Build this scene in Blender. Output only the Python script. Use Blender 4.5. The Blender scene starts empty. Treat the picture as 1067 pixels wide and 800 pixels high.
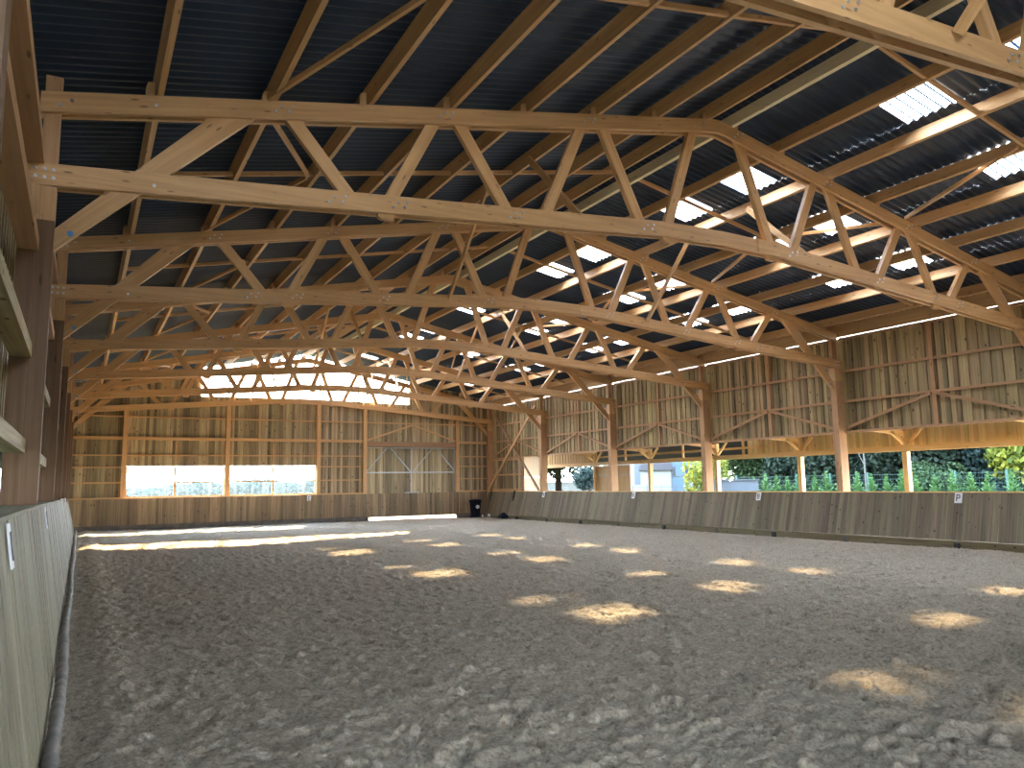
import bpy, math, random
import numpy as np
from mathutils import Vector, Matrix

C = bpy.context.scene.collection
random.seed(7)
rng = np.random.default_rng(7)

# ------------------------------------------------------------------ camera, world, sun, exposure
EYE = 1.8386
YAW, PITCH, ROLL, FPX = 0.5118, 0.1296, -0.0156, 797.0
cam_d = bpy.data.cameras.new('camera')
cam = bpy.data.objects.new('camera', cam_d)
C.objects.link(cam)
bpy.context.scene.camera = cam
cam_d.sensor_fit = 'HORIZONTAL'
cam_d.sensor_width = 36.0
cam_d.lens = FPX / 1067.0 * 36.0
cam_d.clip_start = 0.02
cam_d.clip_end = 600
_f = Vector((math.sin(YAW) * math.cos(PITCH), math.cos(YAW) * math.cos(PITCH), math.sin(PITCH)))
_r = Vector((math.cos(YAW), -math.sin(YAW), 0))
_u = _r.cross(_f)
r2 = math.cos(ROLL) * _r + math.sin(ROLL) * _u
u2 = -math.sin(ROLL) * _r + math.cos(ROLL) * _u
cam.matrix_world = Matrix(((r2.x, u2.x, -_f.x, 0.4122), (r2.y, u2.y, -_f.y, 0.0), (r2.z, u2.z, -_f.z, EYE), (0, 0, 0, 1)))

SKY_STRENGTH = 3.6
SUN_STRENGTH = 7.0
EXPOSURE = 3.45
W_ = bpy.data.worlds.new('sky')
bpy.context.scene.world = W_
W_.use_nodes = True
nt = W_.node_tree
nt.nodes.clear()
tc = nt.nodes.new('ShaderNodeTexCoord')
sep = nt.nodes.new('ShaderNodeSeparateXYZ')
ramp = nt.nodes.new('ShaderNodeValToRGB')
bg = nt.nodes.new('ShaderNodeBackground')
out = nt.nodes.new('ShaderNodeOutputWorld')
nt.links.new(tc.outputs['Generated'], sep.inputs[0])
nt.links.new(sep.outputs['Z'], ramp.inputs[0])
cr = ramp.color_ramp
cr.elements[0].position = 0.0
cr.elements[0].color = (0.92, 0.96, 1.0, 1)
cr.elements[1].position = 1.0
cr.elements[1].color = (0.42, 0.62, 1.0, 1)
e = cr.elements.new(0.3)
e.color = (0.74, 0.87, 1.0, 1)
nt.links.new(ramp.outputs[0], bg.inputs[0])
bg.inputs[1].default_value = SKY_STRENGTH
nt.links.new(bg.outputs[0], out.inputs[0])

sun_d = bpy.data.lights.new('sun', 'SUN')
sun_d.energy = SUN_STRENGTH
sun_d.color = (1.0, 0.74, 0.42)
sun_d.angle = math.radians(1.2)
sun = bpy.data.objects.new('sun', sun_d)
C.objects.link(sun)
SUN_DIR = Vector((0.69, 1.72, 1.0)).normalized()
sun.rotation_euler = SUN_DIR.to_track_quat('Z', 'Y').to_euler()
sun.location = (20, 60, 40)

vs = bpy.context.scene.view_settings
vs.view_transform = 'Standard'
vs.look = 'None'
vs.gamma = 1.0
vs.use_curve_mapping = False
vs.exposure = EXPOSURE

# ------------------------------------------------------------------ dimensions (metres)
W = 21.2                       # inner face to inner face of the posts
T = [4.0 + 6.0 * k for k in range(7)]      # front faces of the trusses
YB, YE = -2.6, 40.35           # near end of the roof, outer face of the far gable
ZL, ZU = 5.36, 6.27            # underside of lower and upper chord at the posts
SU = 0.197                     # roof slope
ZR0 = 6.80                     # underside of the roof sheets at x = 0
MID = W / 2


def up_z(x):
    return ZU + SU * min(x, W - x)


def lo_z(x):
    x = min(x, W - x)
    return ZL + 0.083 * x if x < 9.2 else ZL + 0.083 * 9.2 + (x - 9.2) * 0.02


def roof_z(x):
    return ZR0 + SU * min(x, W - x)


# ------------------------------------------------------------------ materials
def new_mat(name):
    m = bpy.data.materials.new(name)
    m.use_nodes = True
    t = m.node_tree
    b = t.nodes['Principled BSDF']
    return m, t, b


def ramp_node(t, stops):
    r = t.nodes.new('ShaderNodeValToRGB')
    el = r.color_ramp.elements
    while len(el) < len(stops):
        el.new(0.5)
    for q, (p, c) in zip(el, stops):
        q.position = p
        q.color = (c[0], c[1], c[2], 1)
    return r


def wood(name, c0, c1, knot=0.6, rough=0.7, vary=0.25, hue=0.0, knot_scale=(1.6, 7.0, 7.0), knot_r=0.07):
    """sawn timber: grain runs along the local x of every piece (attribute 'grain')"""
    m, t, b = new_mat(name)
    N = t.nodes.new
    L = t.links.new
    at = N('ShaderNodeAttribute')
    at.attribute_name = 'grain'
    mp = N('ShaderNodeMapping')
    mp.inputs['Scale'].default_value = (0.55, 16, 16)
    L(at.outputs['Vector'], mp.inputs[0])
    n1 = N('ShaderNodeTexNoise')
    n1.inputs['Scale'].default_value = 1.0
    n1.inputs['Detail'].default_value = 6
    n1.inputs['Roughness'].default_value = 0.65
    L(mp.outputs[0], n1.inputs['Vector'])
    r1 = ramp_node(t, [(0.3, c1), (0.68, c0)])
    L(n1.outputs['Fac'], r1.inputs[0])
    # knots
    mk = N('ShaderNodeMapping')
    mk.inputs['Scale'].default_value = knot_scale
    L(at.outputs['Vector'], mk.inputs[0])
    vo = N('ShaderNodeTexVoronoi')
    vo.inputs['Scale'].default_value = 1.0
    L(mk.outputs[0], vo.inputs['Vector'])
    rk = ramp_node(t, [(knot_r, (1, 1, 1)), (knot_r * 1.5 + 0.04, (0, 0, 0))])
    L(vo.outputs['Distance'], rk.inputs[0])
    mixk = N('ShaderNodeMix')
    mixk.data_type = 'RGBA'
    km = N('ShaderNodeMath')
    km.operation = 'MULTIPLY'
    km.inputs[1].default_value = knot
    L(rk.outputs[0], km.inputs[0])
    L(km.outputs[0], mixk.inputs[0])
    L(r1.outputs[0], mixk.inputs[6])
    mixk.inputs[7].default_value = (c1[0] * 0.28, c1[1] * 0.22, c1[2] * 0.2, 1)
    # each plank its own tone
    geo = N('ShaderNodeNewGeometry')
    hv = N('ShaderNodeHueSaturation')
    mr = N('ShaderNodeMapRange')
    mr.inputs['To Min'].default_value = 1 - vary
    mr.inputs['To Max'].default_value = 1 + vary
    L(geo.outputs['Random Per Island'], mr.inputs[0])
    L(mr.outputs[0], hv.inputs['Value'])
    mul = N('ShaderNodeMath')
    mul.operation = 'MULTIPLY'
    mul.inputs[1].default_value = 37.7
    L(geo.outputs['Random Per Island'], mul.inputs[0])
    fr = N('ShaderNodeMath')
    fr.operation = 'FRACT'
    L(mul.outputs[0], fr.inputs[0])
    mh = N('ShaderNodeMapRange')
    mh.inputs['To Min'].default_value = 0.5 - hue
    mh.inputs['To Max'].default_value = 0.5 + hue
    L(fr.outputs[0], mh.inputs[0])
    L(mh.outputs[0], hv.inputs['Hue'])
    L(mixk.outputs[2], hv.inputs['Color'])
    L(hv.outputs[0], b.inputs['Base Color'])
    b.inputs['Roughness'].default_value = rough
    bp = N('ShaderNodeBump')
    bp.inputs['Strength'].default_value = 0.15
    bp.inputs['Distance'].default_value = 0.01
    L(n1.outputs['Fac'], bp.inputs['Height'])
    L(bp.outputs[0], b.inputs['Normal'])
    return m


def plain(name, col, rough=0.6, metal=0.0, noise=0.0, scale=5.0, spec=0.5):
    m, t, b = new_mat(name)
    b.inputs['Roughness'].default_value = rough
    b.inputs['Metallic'].default_value = metal
    b.inputs['Specular IOR Level'].default_value = spec
    tc = t.nodes.new('ShaderNodeTexCoord')
    n = t.nodes.new('ShaderNodeTexNoise')
    n.inputs['Scale'].default_value = scale
    n.inputs['Detail'].default_value = 5
    t.links.new(tc.outputs['Object'], n.inputs['Vector'])
    a = [max(0, c * (1 - noise)) for c in col]
    z = [min(1, c * (1 + noise)) for c in col]
    r = ramp_node(t, [(0.3, a), (0.7, z)])
    t.links.new(n.outputs['Fac'], r.inputs[0])
    t.links.new(r.outputs[0], b.inputs['Base Color'])
    return m


M = {}
M['timber'] = wood('spruce_timber', (0.63, 0.39, 0.18), (0.47, 0.265, 0.11), knot=0.75, rough=0.55, vary=0.12, knot_scale=(2.2, 9, 9))
M['lit_ridge'] = wood('lit_ridge_timber', (0.93, 0.84, 0.58), (0.88, 0.75, 0.48), knot=0.5, vary=0.05)  # light on the ridge purlin put into its colour as paler wood
M['brown_timber'] = wood('brown_timber', (0.36, 0.215, 0.12), (0.25, 0.14, 0.075), knot=0.7, vary=0.15)
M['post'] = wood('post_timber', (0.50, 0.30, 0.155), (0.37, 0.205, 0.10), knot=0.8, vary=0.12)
M['left_post'] = wood('dark_left_post', (0.20, 0.115, 0.06), (0.13, 0.07, 0.035), knot=0.8, vary=0.12)  # darker tone for the left posts below their upper planks
M['clad_right'] = wood('treated_cladding', (0.42, 0.33, 0.165), (0.19, 0.13, 0.065), knot=0.95, vary=0.5, hue=0.012, knot_scale=(2.6, 5, 5), knot_r=0.08)
M['clad_far'] = wood('far_cladding', (0.43, 0.345, 0.20), (0.175, 0.13, 0.075), knot=0.95, vary=0.5, hue=0.012, knot_scale=(2.2, 5, 5), knot_r=0.08)
M['kick_right'] = wood('kickboard_brown', (0.185, 0.146, 0.084), (0.092, 0.068, 0.038), knot=1.0, vary=0.34, hue=0.015, knot_scale=(3.8, 5.5, 5.5), knot_r=0.09)
M['kick_far'] = wood('kickboard_far', (0.32, 0.235, 0.14), (0.16, 0.11, 0.065), knot=0.95, vary=0.34, hue=0.01, knot_scale=(3.0, 4.6, 4.6), knot_r=0.08)
M['kick_left'] = wood('kickboard_grey_green', (0.29, 0.262, 0.165), (0.135, 0.118, 0.072), knot=0.8, vary=0.16, hue=0.01)
M['fascia'] = wood('orange_fascia', (0.76, 0.56, 0.27), (0.58, 0.40, 0.17), knot=0.8, vary=0.16, hue=0.012)
M['bright_timber'] = wood('fresh_orange_timber', (0.80, 0.52, 0.22), (0.72, 0.43, 0.165), knot=0.4, vary=0.06)
M['panel'] = wood('pale_panel', (0.62, 0.40, 0.17), (0.55, 0.34, 0.14), knot=0.3, vary=0.04)
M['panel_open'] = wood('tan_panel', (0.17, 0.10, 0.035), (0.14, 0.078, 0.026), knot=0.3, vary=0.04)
M['steel'] = plain('galvanised_steel', (0.42, 0.45, 0.46), 0.4, 0.6, 0.12, 8)
M['bolt'] = plain('zinc_bolt', (0.62, 0.64, 0.66), 0.3, 0.9, 0.05)
M['blue_bolt'] = plain('blue_cap', (0.06, 0.25, 0.6), 0.4)
M['black_plastic'] = plain('black_plastic', (0.003, 0.005, 0.010), 0.6, 0, 0.2, spec=0.12)
M['white_plastic'] = plain('white_plastic', (0.75, 0.76, 0.78), 0.5, 0, 0.03)
M['letter'] = plain('letter_paint', (0.01, 0.012, 0.03), 0.5)
M['rubber'] = plain('dusty_pipe', (0.19, 0.17, 0.15), 0.8, 0, 0.4, 6)
M['plinth'] = plain('grey_plinth', (0.13, 0.12, 0.11), 0.9, 0, 0.3, 4)
M['dark_iron'] = plain('dark_iron', (0.03, 0.035, 0.035), 0.6, 0.3, 0.2)
M['green_strap'] = plain('dark_green_webbing', (0.01, 0.05, 0.045), 0.8, 0, 0.2)
M['green_paint'] = plain('green_fence', (0.006, 0.034, 0.028), 0.5, 0, 0.05)
M['white_wall'] = plain('white_render', (0.085, 0.09, 0.09), 0.85, 0, 0.05, 2)
M['slate'] = plain('slate_roof', (0.006, 0.006, 0.010), 0.7, 0, 0.3, 8)
M['blue_wall'] = plain('pale_blue_wall', (0.025, 0.05, 0.075), 0.8, 0, 0.1, 2)
M['blue_skip'] = plain('blue_skip', (0.002, 0.012, 0.05), 0.5, 0, 0.1, 2)
M['yellow'] = plain('yellow_paint', (0.10, 0.065, 0.004), 0.6, 0, 0.1)
M['grey_shed'] = plain('grey_sheet', (0.018, 0.026, 0.034), 0.7, 0, 0.15, 2)
M['dark_board'] = plain('dark_underlay', (0.0022, 0.0022, 0.0028), 0.9, 0, 0.2, 3, spec=0.05)
M['stone'] = plain('pale_stone', (0.05, 0.05, 0.042), 0.9, 0, 0.2, 3)
M['bark'] = plain('bark', (0.015, 0.012, 0.010), 0.95, 0, 0.4, 12)
M['grass'] = plain('dry_grass', (0.07, 0.075, 0.035), 0.95, 0, 0.35, 1.2)
M['soil'] = plain('gravel_yard', (0.16, 0.13, 0.09), 0.95, 0, 0.25, 2)


def leaf_mat(name, c0, c1):
    m, t, b = new_mat(name)
    geo = t.nodes.new('ShaderNodeNewGeometry')
    r = ramp_node(t, [(0.0, c1), (1.0, c0)])
    t.links.new(geo.outputs['Random Per Island'], r.inputs[0])
    t.links.new(r.outputs[0], b.inputs['Base Color'])
    b.inputs['Roughness'].default_value = 0.75
    b.inputs['Specular IOR Level'].default_value = 0.2
    tr = t.nodes.new('ShaderNodeBsdfTranslucent')
    t.links.new(r.outputs[0], tr.inputs[0])
    mx = t.nodes.new('ShaderNodeMixShader')
    mx.inputs[0].default_value = 0.35
    o = t.nodes['Material Output']
    t.links.new(b.outputs[0], mx.inputs[1])
    t.links.new(tr.outputs[0], mx.inputs[2])
    t.links.new(mx.outputs[0], o.inputs[0])
    return m


M['leaf_dark'] = leaf_mat('dark_leaves', (0.0135, 0.0255, 0.0135), (0.0036, 0.0090, 0.0060))
M['leaf_blue'] = leaf_mat('blue_green_leaves', (0.0105, 0.0255, 0.0210), (0.0036, 0.0105, 0.0096))
M['leaf_yellow'] = leaf_mat('yellow_green_leaves', (0.1248, 0.1344, 0.0144), (0.0288, 0.0528, 0.0096))
M['leaf_thuja'] = leaf_mat('thuja_leaves', (0.0936, 0.1728, 0.0504), (0.0288, 0.0792, 0.0288))
M['leaf_mid'] = leaf_mat('mid_green_leaves', (0.0351, 0.0624, 0.0234), (0.0117, 0.0273, 0.0117))
M['leaf_far'] = leaf_mat('pale_far_leaves', (0.016, 0.030, 0.028), (0.012, 0.025, 0.025))

# roof sheet
m, t, b = new_mat('dark_roof_sheet')
b.inputs['Metallic'].default_value = 0.0
b.inputs['Roughness'].default_value = 0.5
b.inputs['Specular IOR Level'].default_value = 0.4
tcn = t.nodes.new('ShaderNodeTexCoord')
nn = t.nodes.new('ShaderNodeTexNoise')
nn.inputs['Scale'].default_value = 1.3
nn.inputs['Detail'].default_value = 6
t.links.new(tcn.outputs['Object'], nn.inputs['Vector'])
rr = ramp_node(t, [(0.3, (0.011, 0.025, 0.052)), (0.7, (0.019, 0.040, 0.080))])
t.links.new(nn.outputs['Fac'], rr.inputs[0])
t.links.new(rr.outputs[0], b.inputs['Base Color'])
M['roof'] = m

# translucent corrugated roof light: lets the sun through, slightly milky
m, t, b = new_mat('clear_roof_light')
tr = t.nodes.new('ShaderNodeBsdfTransparent')
tr.inputs[0].default_value = (0.88, 0.90, 0.92, 1)
tl = t.nodes.new('ShaderNodeBsdfTranslucent')
tl.inputs[0].default_value = (0.85, 0.9, 0.95, 1)
mx = t.nodes.new('ShaderNodeMixShader')
mx.inputs[0].default_value = 0.68
t.links.new(tr.outputs[0], mx.inputs[1])
t.links.new(tl.outputs[0], mx.inputs[2])
tcs = t.nodes.new('ShaderNodeTexCoord')
sps = t.nodes.new('ShaderNodeSeparateXYZ')
gm = t.nodes.new('ShaderNodeNewGeometry')
t.links.new(gm.outputs['Position'], sps.inputs[0])
dv = t.nodes.new('ShaderNodeMath')
dv.operation = 'MULTIPLY_ADD'
dv.inputs[1].default_value = 1 / 0.177
dv.inputs[2].default_value = 0.25
t.links.new(sps.outputs['Y'], dv.inputs[0])
fr_ = t.nodes.new('ShaderNodeMath')
fr_.operation = 'FRACT'
t.links.new(dv.outputs[0], fr_.inputs[0])
lt_ = t.nodes.new('ShaderNodeMath')
lt_.operation = 'LESS_THAN'
lt_.inputs[1].default_value = 0.42
t.links.new(fr_.outputs[0], lt_.inputs[0])
rib_shade = t.nodes.new('ShaderNodeBsdfTranslucent')  # shading of the corrugation ribs painted in as dark stripes
rib_shade.inputs[0].default_value = (0.004, 0.007, 0.011, 1)
mx2 = t.nodes.new('ShaderNodeMixShader')
t.links.new(lt_.outputs[0], mx2.inputs[0])
t.links.new(mx.outputs[0], mx2.inputs[1])
t.links.new(rib_shade.outputs[0], mx2.inputs[2])
t.links.new(mx2.outputs[0], t.nodes['Material Output'].inputs[0])
M['skylight'] = m

# windbreak netting / milky sheet in the far windows
m, t, b = new_mat('milky_window_sheet')
tr = t.nodes.new('ShaderNodeBsdfTransparent')
tr.inputs[0].default_value = (0.93, 0.97, 1.0, 1)
tl = t.nodes.new('ShaderNodeBsdfTranslucent')
tl.inputs[0].default_value = (0.80, 0.93, 0.95, 1)
mx = t.nodes.new('ShaderNodeMixShader')
tc2 = t.nodes.new('ShaderNodeTexCoord')
wv = t.nodes.new('ShaderNodeTexNoise')
mp2 = t.nodes.new('ShaderNodeMapping')
mp2.inputs['Scale'].default_value = (5, 1, 0.25)
t.links.new(tc2.outputs['Object'], mp2.inputs[0])
t.links.new(mp2.outputs[0], wv.inputs['Vector'])
wv.inputs['Scale'].default_value = 1
mr2 = t.nodes.new('ShaderNodeMapRange')
mr2.inputs['From Min'].default_value = 0.35
mr2.inputs['From Max'].default_value = 0.7
mr2.inputs['To Min'].default_value = 0.006
mr2.inputs['To Max'].default_value = 0.016
t.links.new(wv.outputs['Fac'], mr2.inputs[0])
t.links.new(mr2.outputs[0], mx.inputs[0])
t.links.new(tr.outputs[0], mx.inputs[1])
t.links.new(tl.outputs[0], mx.inputs[2])
t.links.new(mx.outputs[0], t.nodes['Material Output'].inputs[0])
M['netting'] = m

# arena sand
m, t, b = new_mat('arena_sand')
tcn = t.nodes.new('ShaderNodeTexCoord')
n1 = t.nodes.new('ShaderNodeTexNoise')
n1.inputs['Scale'].default_value = 24
n1.inputs['Detail'].default_value = 9
n1.inputs['Roughness'].default_value = 0.72
t.links.new(tcn.outputs['Object'], n1.inputs['Vector'])
r1 = ramp_node(t, [(0.32, (0.19, 0.155, 0.115)), (0.5, (0.41, 0.35, 0.265)), (0.74, (0.63, 0.55, 0.43))])
t.links.new(n1.outputs['Fac'], r1.inputs[0])
t.links.new(r1.outputs[0], b.inputs['Base Color'])
b.inputs['Roughness'].default_value = 0.95
b.inputs['Specular IOR Level'].default_value = 0.15
n2 = t.nodes.new('ShaderNodeTexNoise')
n2.inputs['Scale'].default_value = 30
n2.inputs['Detail'].default_value = 8
n2.inputs['Roughness'].default_value = 0.75
t.links.new(tcn.outputs['Object'], n2.inputs['Vector'])
bb = t.nodes.new('ShaderNodeBump')
bb.inputs['Strength'].default_value = 1.0
bb.inputs['Distance'].default_value = 0.035
t.links.new(n2.outputs['Fac'], bb.inputs['Height'])
t.links.new(bb.outputs[0], b.inputs['Normal'])
M['sand'] = m


# ------------------------------------------------------------------ mesh helpers
class MB:
    """collects pieces; every vertex also stores a 'grain' coordinate (x along the piece)"""

    def __init__(self):
        self.v, self.f, self.g, self.sm = [], [], [], False

    def add(self, vs_, fs_, gs_):
        n = len(self.v)
        off = Vector((random.uniform(-50, 50), random.uniform(-5, 5), random.uniform(-5, 5)))
        self.v += [tuple(q) for q in vs_]
        self.g += [tuple(Vector(q) + off) for q in gs_]
        self.f += [tuple(n + i for i in q) for q in fs_]

    def box(self, a, c, axis=None):
        """axis-aligned box between corners; grain along the longest side unless told"""
        (x0, y0, z0), (x1, y1, z1) = a, c
        d = [abs(x1 - x0), abs(y1 - y0), abs(z1 - z0)]
        ax = axis if axis is not None else d.index(max(d))
        order = [ax] + [i for i in range(3) if i != ax]
        vs_ = [(x, y, z) for x in (x0, x1) for y in (y0, y1) for z in (z0, z1)]
        gs_ = [tuple(q[i] for i in order) for q in vs_]
        fs_ = [(0, 1, 3, 2), (4, 6, 7, 5), (0, 4, 5, 1), (2, 3, 7, 6), (0, 2, 6, 4), (1, 5, 7, 3)]
        if x1 < x0 or y1 < y0 or z1 < z0:
            pass
        self.add(vs_, fs_, gs_)

    def beam(self, p, q, w, h, up=(0, 0, 1)):
        """bar from p to q (axis through the middle), w across, h along 'up'"""
        p, q, up = Vector(p), Vector(q), Vector(up)
        a = (q - p)
        L = a.length
        a.normalize()
        s = a.cross(up).normalized()
        u = s.cross(a).normalized()
        vs_, gs_ = [], []
        for i in (0, 1):
            for j in (-1, 1):
                for k in (-1, 1):
                    vs_.append(p + a * (L * i) + s * (w / 2 * j) + u * (h / 2 * k))
                    gs_.append((L * i, w / 2 * j, h / 2 * k))
        fs_ = [(0, 1, 3, 2), (4, 6, 7, 5), (0, 4, 5, 1), (2, 3, 7, 6), (0, 2, 6, 4), (1, 5, 7, 3)]
        self.add(vs_, fs_, gs_)

    def prism(self, poly, y0, y1, along=(1, 0)):
        """polygon in xz extruded along y; grain along the direction 'along' in xz"""
        al = Vector(along).normalized()
        pe = Vector((-al.y, al.x))
        n = len(poly)
        vs_ = [(x, y0, z) for x, z in poly] + [(x, y1, z) for x, z in poly]
        gs_ = [(Vector((x, z)).dot(al), Vector((x, z)).dot(pe), y) for (x, y, z) in vs_]
        fs_ = [tuple(range(n)), tuple(reversed(range(n, 2 * n)))]
        for i in range(n):
            j = (i + 1) % n
            fs_.append((i, i + n, j + n, j))
        self.add(vs_, fs_, gs_)

    def cyl(self, p, q, r, n=8, r2=None):
        p, q = Vector(p), Vector(q)
        r2 = r if r2 is None else r2
        a = (q - p).normalized()
        s = a.orthogonal().normalized()
        u = a.cross(s)
        vs_, gs_ = [], []
        L = (q - p).length
        for i, (c, rad) in enumerate(((p, r), (q, r2))):
            for k in range(n):
                an = 2 * math.pi * k / n
                vs_.append(c + s * (rad * math.cos(an)) + u * (rad * math.sin(an)))
                gs_.append((L * i, rad * math.cos(an), rad * math.sin(an)))
        fs_ = [tuple(reversed(range(n))), tuple(range(n, 2 * n))]
        for k in range(n):
            j = (k + 1) % n
            fs_.append((k, j, j + n, k + n))
        self.add(vs_, fs_, gs_)

    def lathe(self, prof, c=(0, 0, 0), n=16, axis='z'):
        vs_, fs_ = [], []
        for (r, z) in prof:
            for k in range(n):
                an = 2 * math.pi * k / n
                vs_.append((c[0] + r * math.cos(an), c[1] + r * math.sin(an), c[2] + z))
        for i in range(len(prof) - 1):
            for k in range(n):
                j = (k + 1) % n
                fs_.append((i * n + k, i * n + j, (i + 1) * n + j, (i + 1) * n + k))
        fs_.append(tuple(reversed(range(n))))
        fs_.append(tuple(range((len(prof) - 1) * n, len(prof) * n)))
        self.add(vs_, fs_, vs_)

    def mesh(self, name, mat, smooth=False):
        me = bpy.data.meshes.new(name)
        me.from_pydata(self.v, [], self.f)
        at = me.attributes.new('grain', 'FLOAT_VECTOR', 'POINT')
        at.data.foreach_set('vector', np.array(self.g, dtype=np.float32).ravel())
        me.materials.append(mat)
        if smooth:
            me.polygons.foreach_set('use_smooth', [True] * len(me.polygons))
        me.update()
        return me

    def build(self, name, mat, parent=None, smooth=False, bevel=0):
        o = bpy.data.objects.new(name, self.mesh(name, M[mat] if isinstance(mat, str) else mat, smooth))
        C.objects.link(o)
        if parent is not None:
            o.parent = parent
        if bevel:
            bv = o.modifiers.new('bevel', 'BEVEL')
            bv.width = bevel
            bv.segments = 2
            bv.limit_method = 'ANGLE'
        return o


def tag(o, label=None, cat=None, group=None, kind=None):
    if label:
        o['label'] = label
    if cat:
        o['category'] = cat
    if group:
        o['group'] = group
    if kind:
        o['kind'] = kind
    return o


def empty(name, loc=(0, 0, 0), rz=0.0):
    o = bpy.data.objects.new(name, None)
    C.objects.link(o)
    o.location = loc
    o.rotation_euler = (0, 0, rz)
    o.empty_display_size = 0.2
    return o


def copy_tree(o, parent=None):
    c = o.copy()
    C.objects.link(c)
    if parent is not None:
        c.parent = parent
    for ch in [x for x in o.children]:
        copy_tree(ch, c)
    return c


ORD = ['first', 'second', 'third', 'fourth', 'fifth', 'sixth', 'seventh', 'eighth', 'ninth', 'tenth', 'eleventh', 'twelfth',
       'thirteenth', 'fourteenth', 'fifteenth', 'sixteenth', 'seventeenth', 'eighteenth', 'nineteenth', 'twentieth', 'twenty-first',
       'twenty-second', 'twenty-third', 'twenty-fourth', 'twenty-fifth', 'twenty-sixth']
BAY = ['nearest bay', 'second bay', 'third bay', 'fourth bay', 'fifth bay', 'bay against the far gable']

# ================================================================== SETTING
# ---- floor: churned sand, finer mesh near the camera
def vnoise(x, y, seed):
    """smooth value noise on arrays"""
    r = np.random.default_rng(seed)
    tab = r.random((512, 512)).astype(np.float32)
    xi = np.floor(x).astype(int)
    yi = np.floor(y).astype(int)
    fx, fy = x - xi, y - yi
    fx = fx * fx * (3 - 2 * fx)
    fy = fy * fy * (3 - 2 * fy)
    a = tab[xi % 512, yi % 512]
    b_ = tab[(xi + 1) % 512, yi % 512]
    c_ = tab[xi % 512, (yi + 1) % 512]
    d_ = tab[(xi + 1) % 512, (yi + 1) % 512]
    return (a * (1 - fx) + b_ * fx) * (1 - fy) + (c_ * (1 - fx) + d_ * fx) * fy


def sand():
    ys = [-2.6]
    while ys[-1] < 2.6:
        ys.append(ys[-1] + 0.2)
    while ys[-1] < YE:
        ys.append(ys[-1] + 0.024 + 0.0042 * max(0, ys[-1] - 3))
    ys = np.array(ys)
    xs = np.arange(-0.6, 21.9, 0.036)
    X, Y = np.meshgrid(xs, ys)
    wx = X + 0.25 * (vnoise(X * 1.7, Y * 1.7, 1) - 0.5)
    wy = Y + 0.25 * (vnoise(X * 1.7, Y * 1.7, 2) - 0.5)
    Z = 0.05 * (vnoise(X * 0.5, Y * 0.5, 3) - 0.5)
    amp = 1.0
    Z += 0.022 * (np.abs(vnoise(wx * 2.6, wy * 3.4, 4) - 0.5) * 2 - 0.5)
    Z += 0.026 * (vnoise(wx * 5.5, wy * 8.0, 5) - 0.5)
    Z += 0.028 * (vnoise(wx * 12, wy * 16, 6) - 0.5)
    Z += 0.024 * (vnoise(X * 19, Y * 24, 9) - 0.5)
    Z += 0.022 * (vnoise(X * 31, Y * 36, 8) - 0.5)
    # hoof prints: bowls with a raised rim, dense everywhere
    r = np.random.default_rng(11)
    n = 8500
    # more prints close to the camera, where they can be seen
    py = 3.2 + (r.random(n) ** 1.6) * 36.0
    px = r.random(n) * 20.0 + 0.5
    for i in range(n):
        rad = 0.05 + 0.065 * r.random()
        j0, j1 = np.searchsorted(ys, [py[i] - 2.2 * rad, py[i] + 2.2 * rad])
        i0, i1 = np.searchsorted(xs, [px[i] - 2.2 * rad, px[i] + 2.2 * rad])
        if j1 <= j0 or i1 <= i0:
            continue
        d = np.sqrt((X[j0:j1, i0:i1] - px[i]) ** 2 + ((Y[j0:j1, i0:i1] - py[i]) * 1.15) ** 2) / rad
        dep = 0.018 + 0.034 * r.random()
        Z[j0:j1, i0:i1] += -dep * np.exp(-d ** 4) + 0.45 * dep * np.exp(-((d - 1.35) / 0.35) ** 2)
    Z -= 0.055 * np.clip((X - 17.5) / 3.0, 0, 1)
    # smooth strip of thrown sand along the left kickboard
    Z += 0.05 * np.exp(-((X - 0.75) / 0.28) ** 2)
    nx, ny = len(xs), len(ys)
    co = np.stack([X, Y, Z], -1).reshape(-1, 3).astype(np.float32)
    idx = np.arange(nx * ny).reshape(ny, nx)
    q = np.stack([idx[:-1, :-1], idx[:-1, 1:], idx[1:, 1:], idx[1:, :-1]], -1).reshape(-1, 4)
    me = bpy.data.meshes.new('floor')
    me.vertices.add(len(co))
    me.vertices.foreach_set('co', co.ravel())
    me.loops.add(q.size)
    me.loops.foreach_set('vertex_index', q.ravel().astype(np.int32))
    me.polygons.add(len(q))
    me.polygons.foreach_set('loop_start', np.arange(0, q.size, 4, dtype=np.int32))
    me.polygons.foreach_set('use_smooth', np.ones(len(q), dtype=bool))
    me.update()
    me.validate()
    me.materials.append(M['sand'])
    o = bpy.data.objects.new('floor', me)
    C.objects.link(o)
    tag(o, 'grey-brown arena sand churned by hoof prints with patches of sun', kind='structure')


sand()

# ---- yard outside
mb = MB()
mb.box((-90, -60, -0.4), (120, 160, -0.1), 0)
tag(mb.build('ground', 'grass'), 'dry grass ground outside the hall', kind='structure')
mb = MB()
mb.box((21.9, -4, -0.1), (31.5, 45, -0.03), 1)
tag(mb.build('yard_ground', 'soil'), 'pale gravel yard strip beside the open side', kind='structure')

# ---- roof sheets with openings for the roof lights
PERIOD, AMP = 0.177, 0.021
SKY_ROWS = [(12.42, 13.45), (15.22, 16.25), (18.03, 18.98)]
SKY_Y = []
for k in range(6):
    SKY_Y += [(T[k] + 1.15, T[k] + 2.08), (T[k] + 3.15, T[k] + 4.08)]


def corr(y):
    return AMP * math.sin(2 * math.pi * y / PERIOD)


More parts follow.
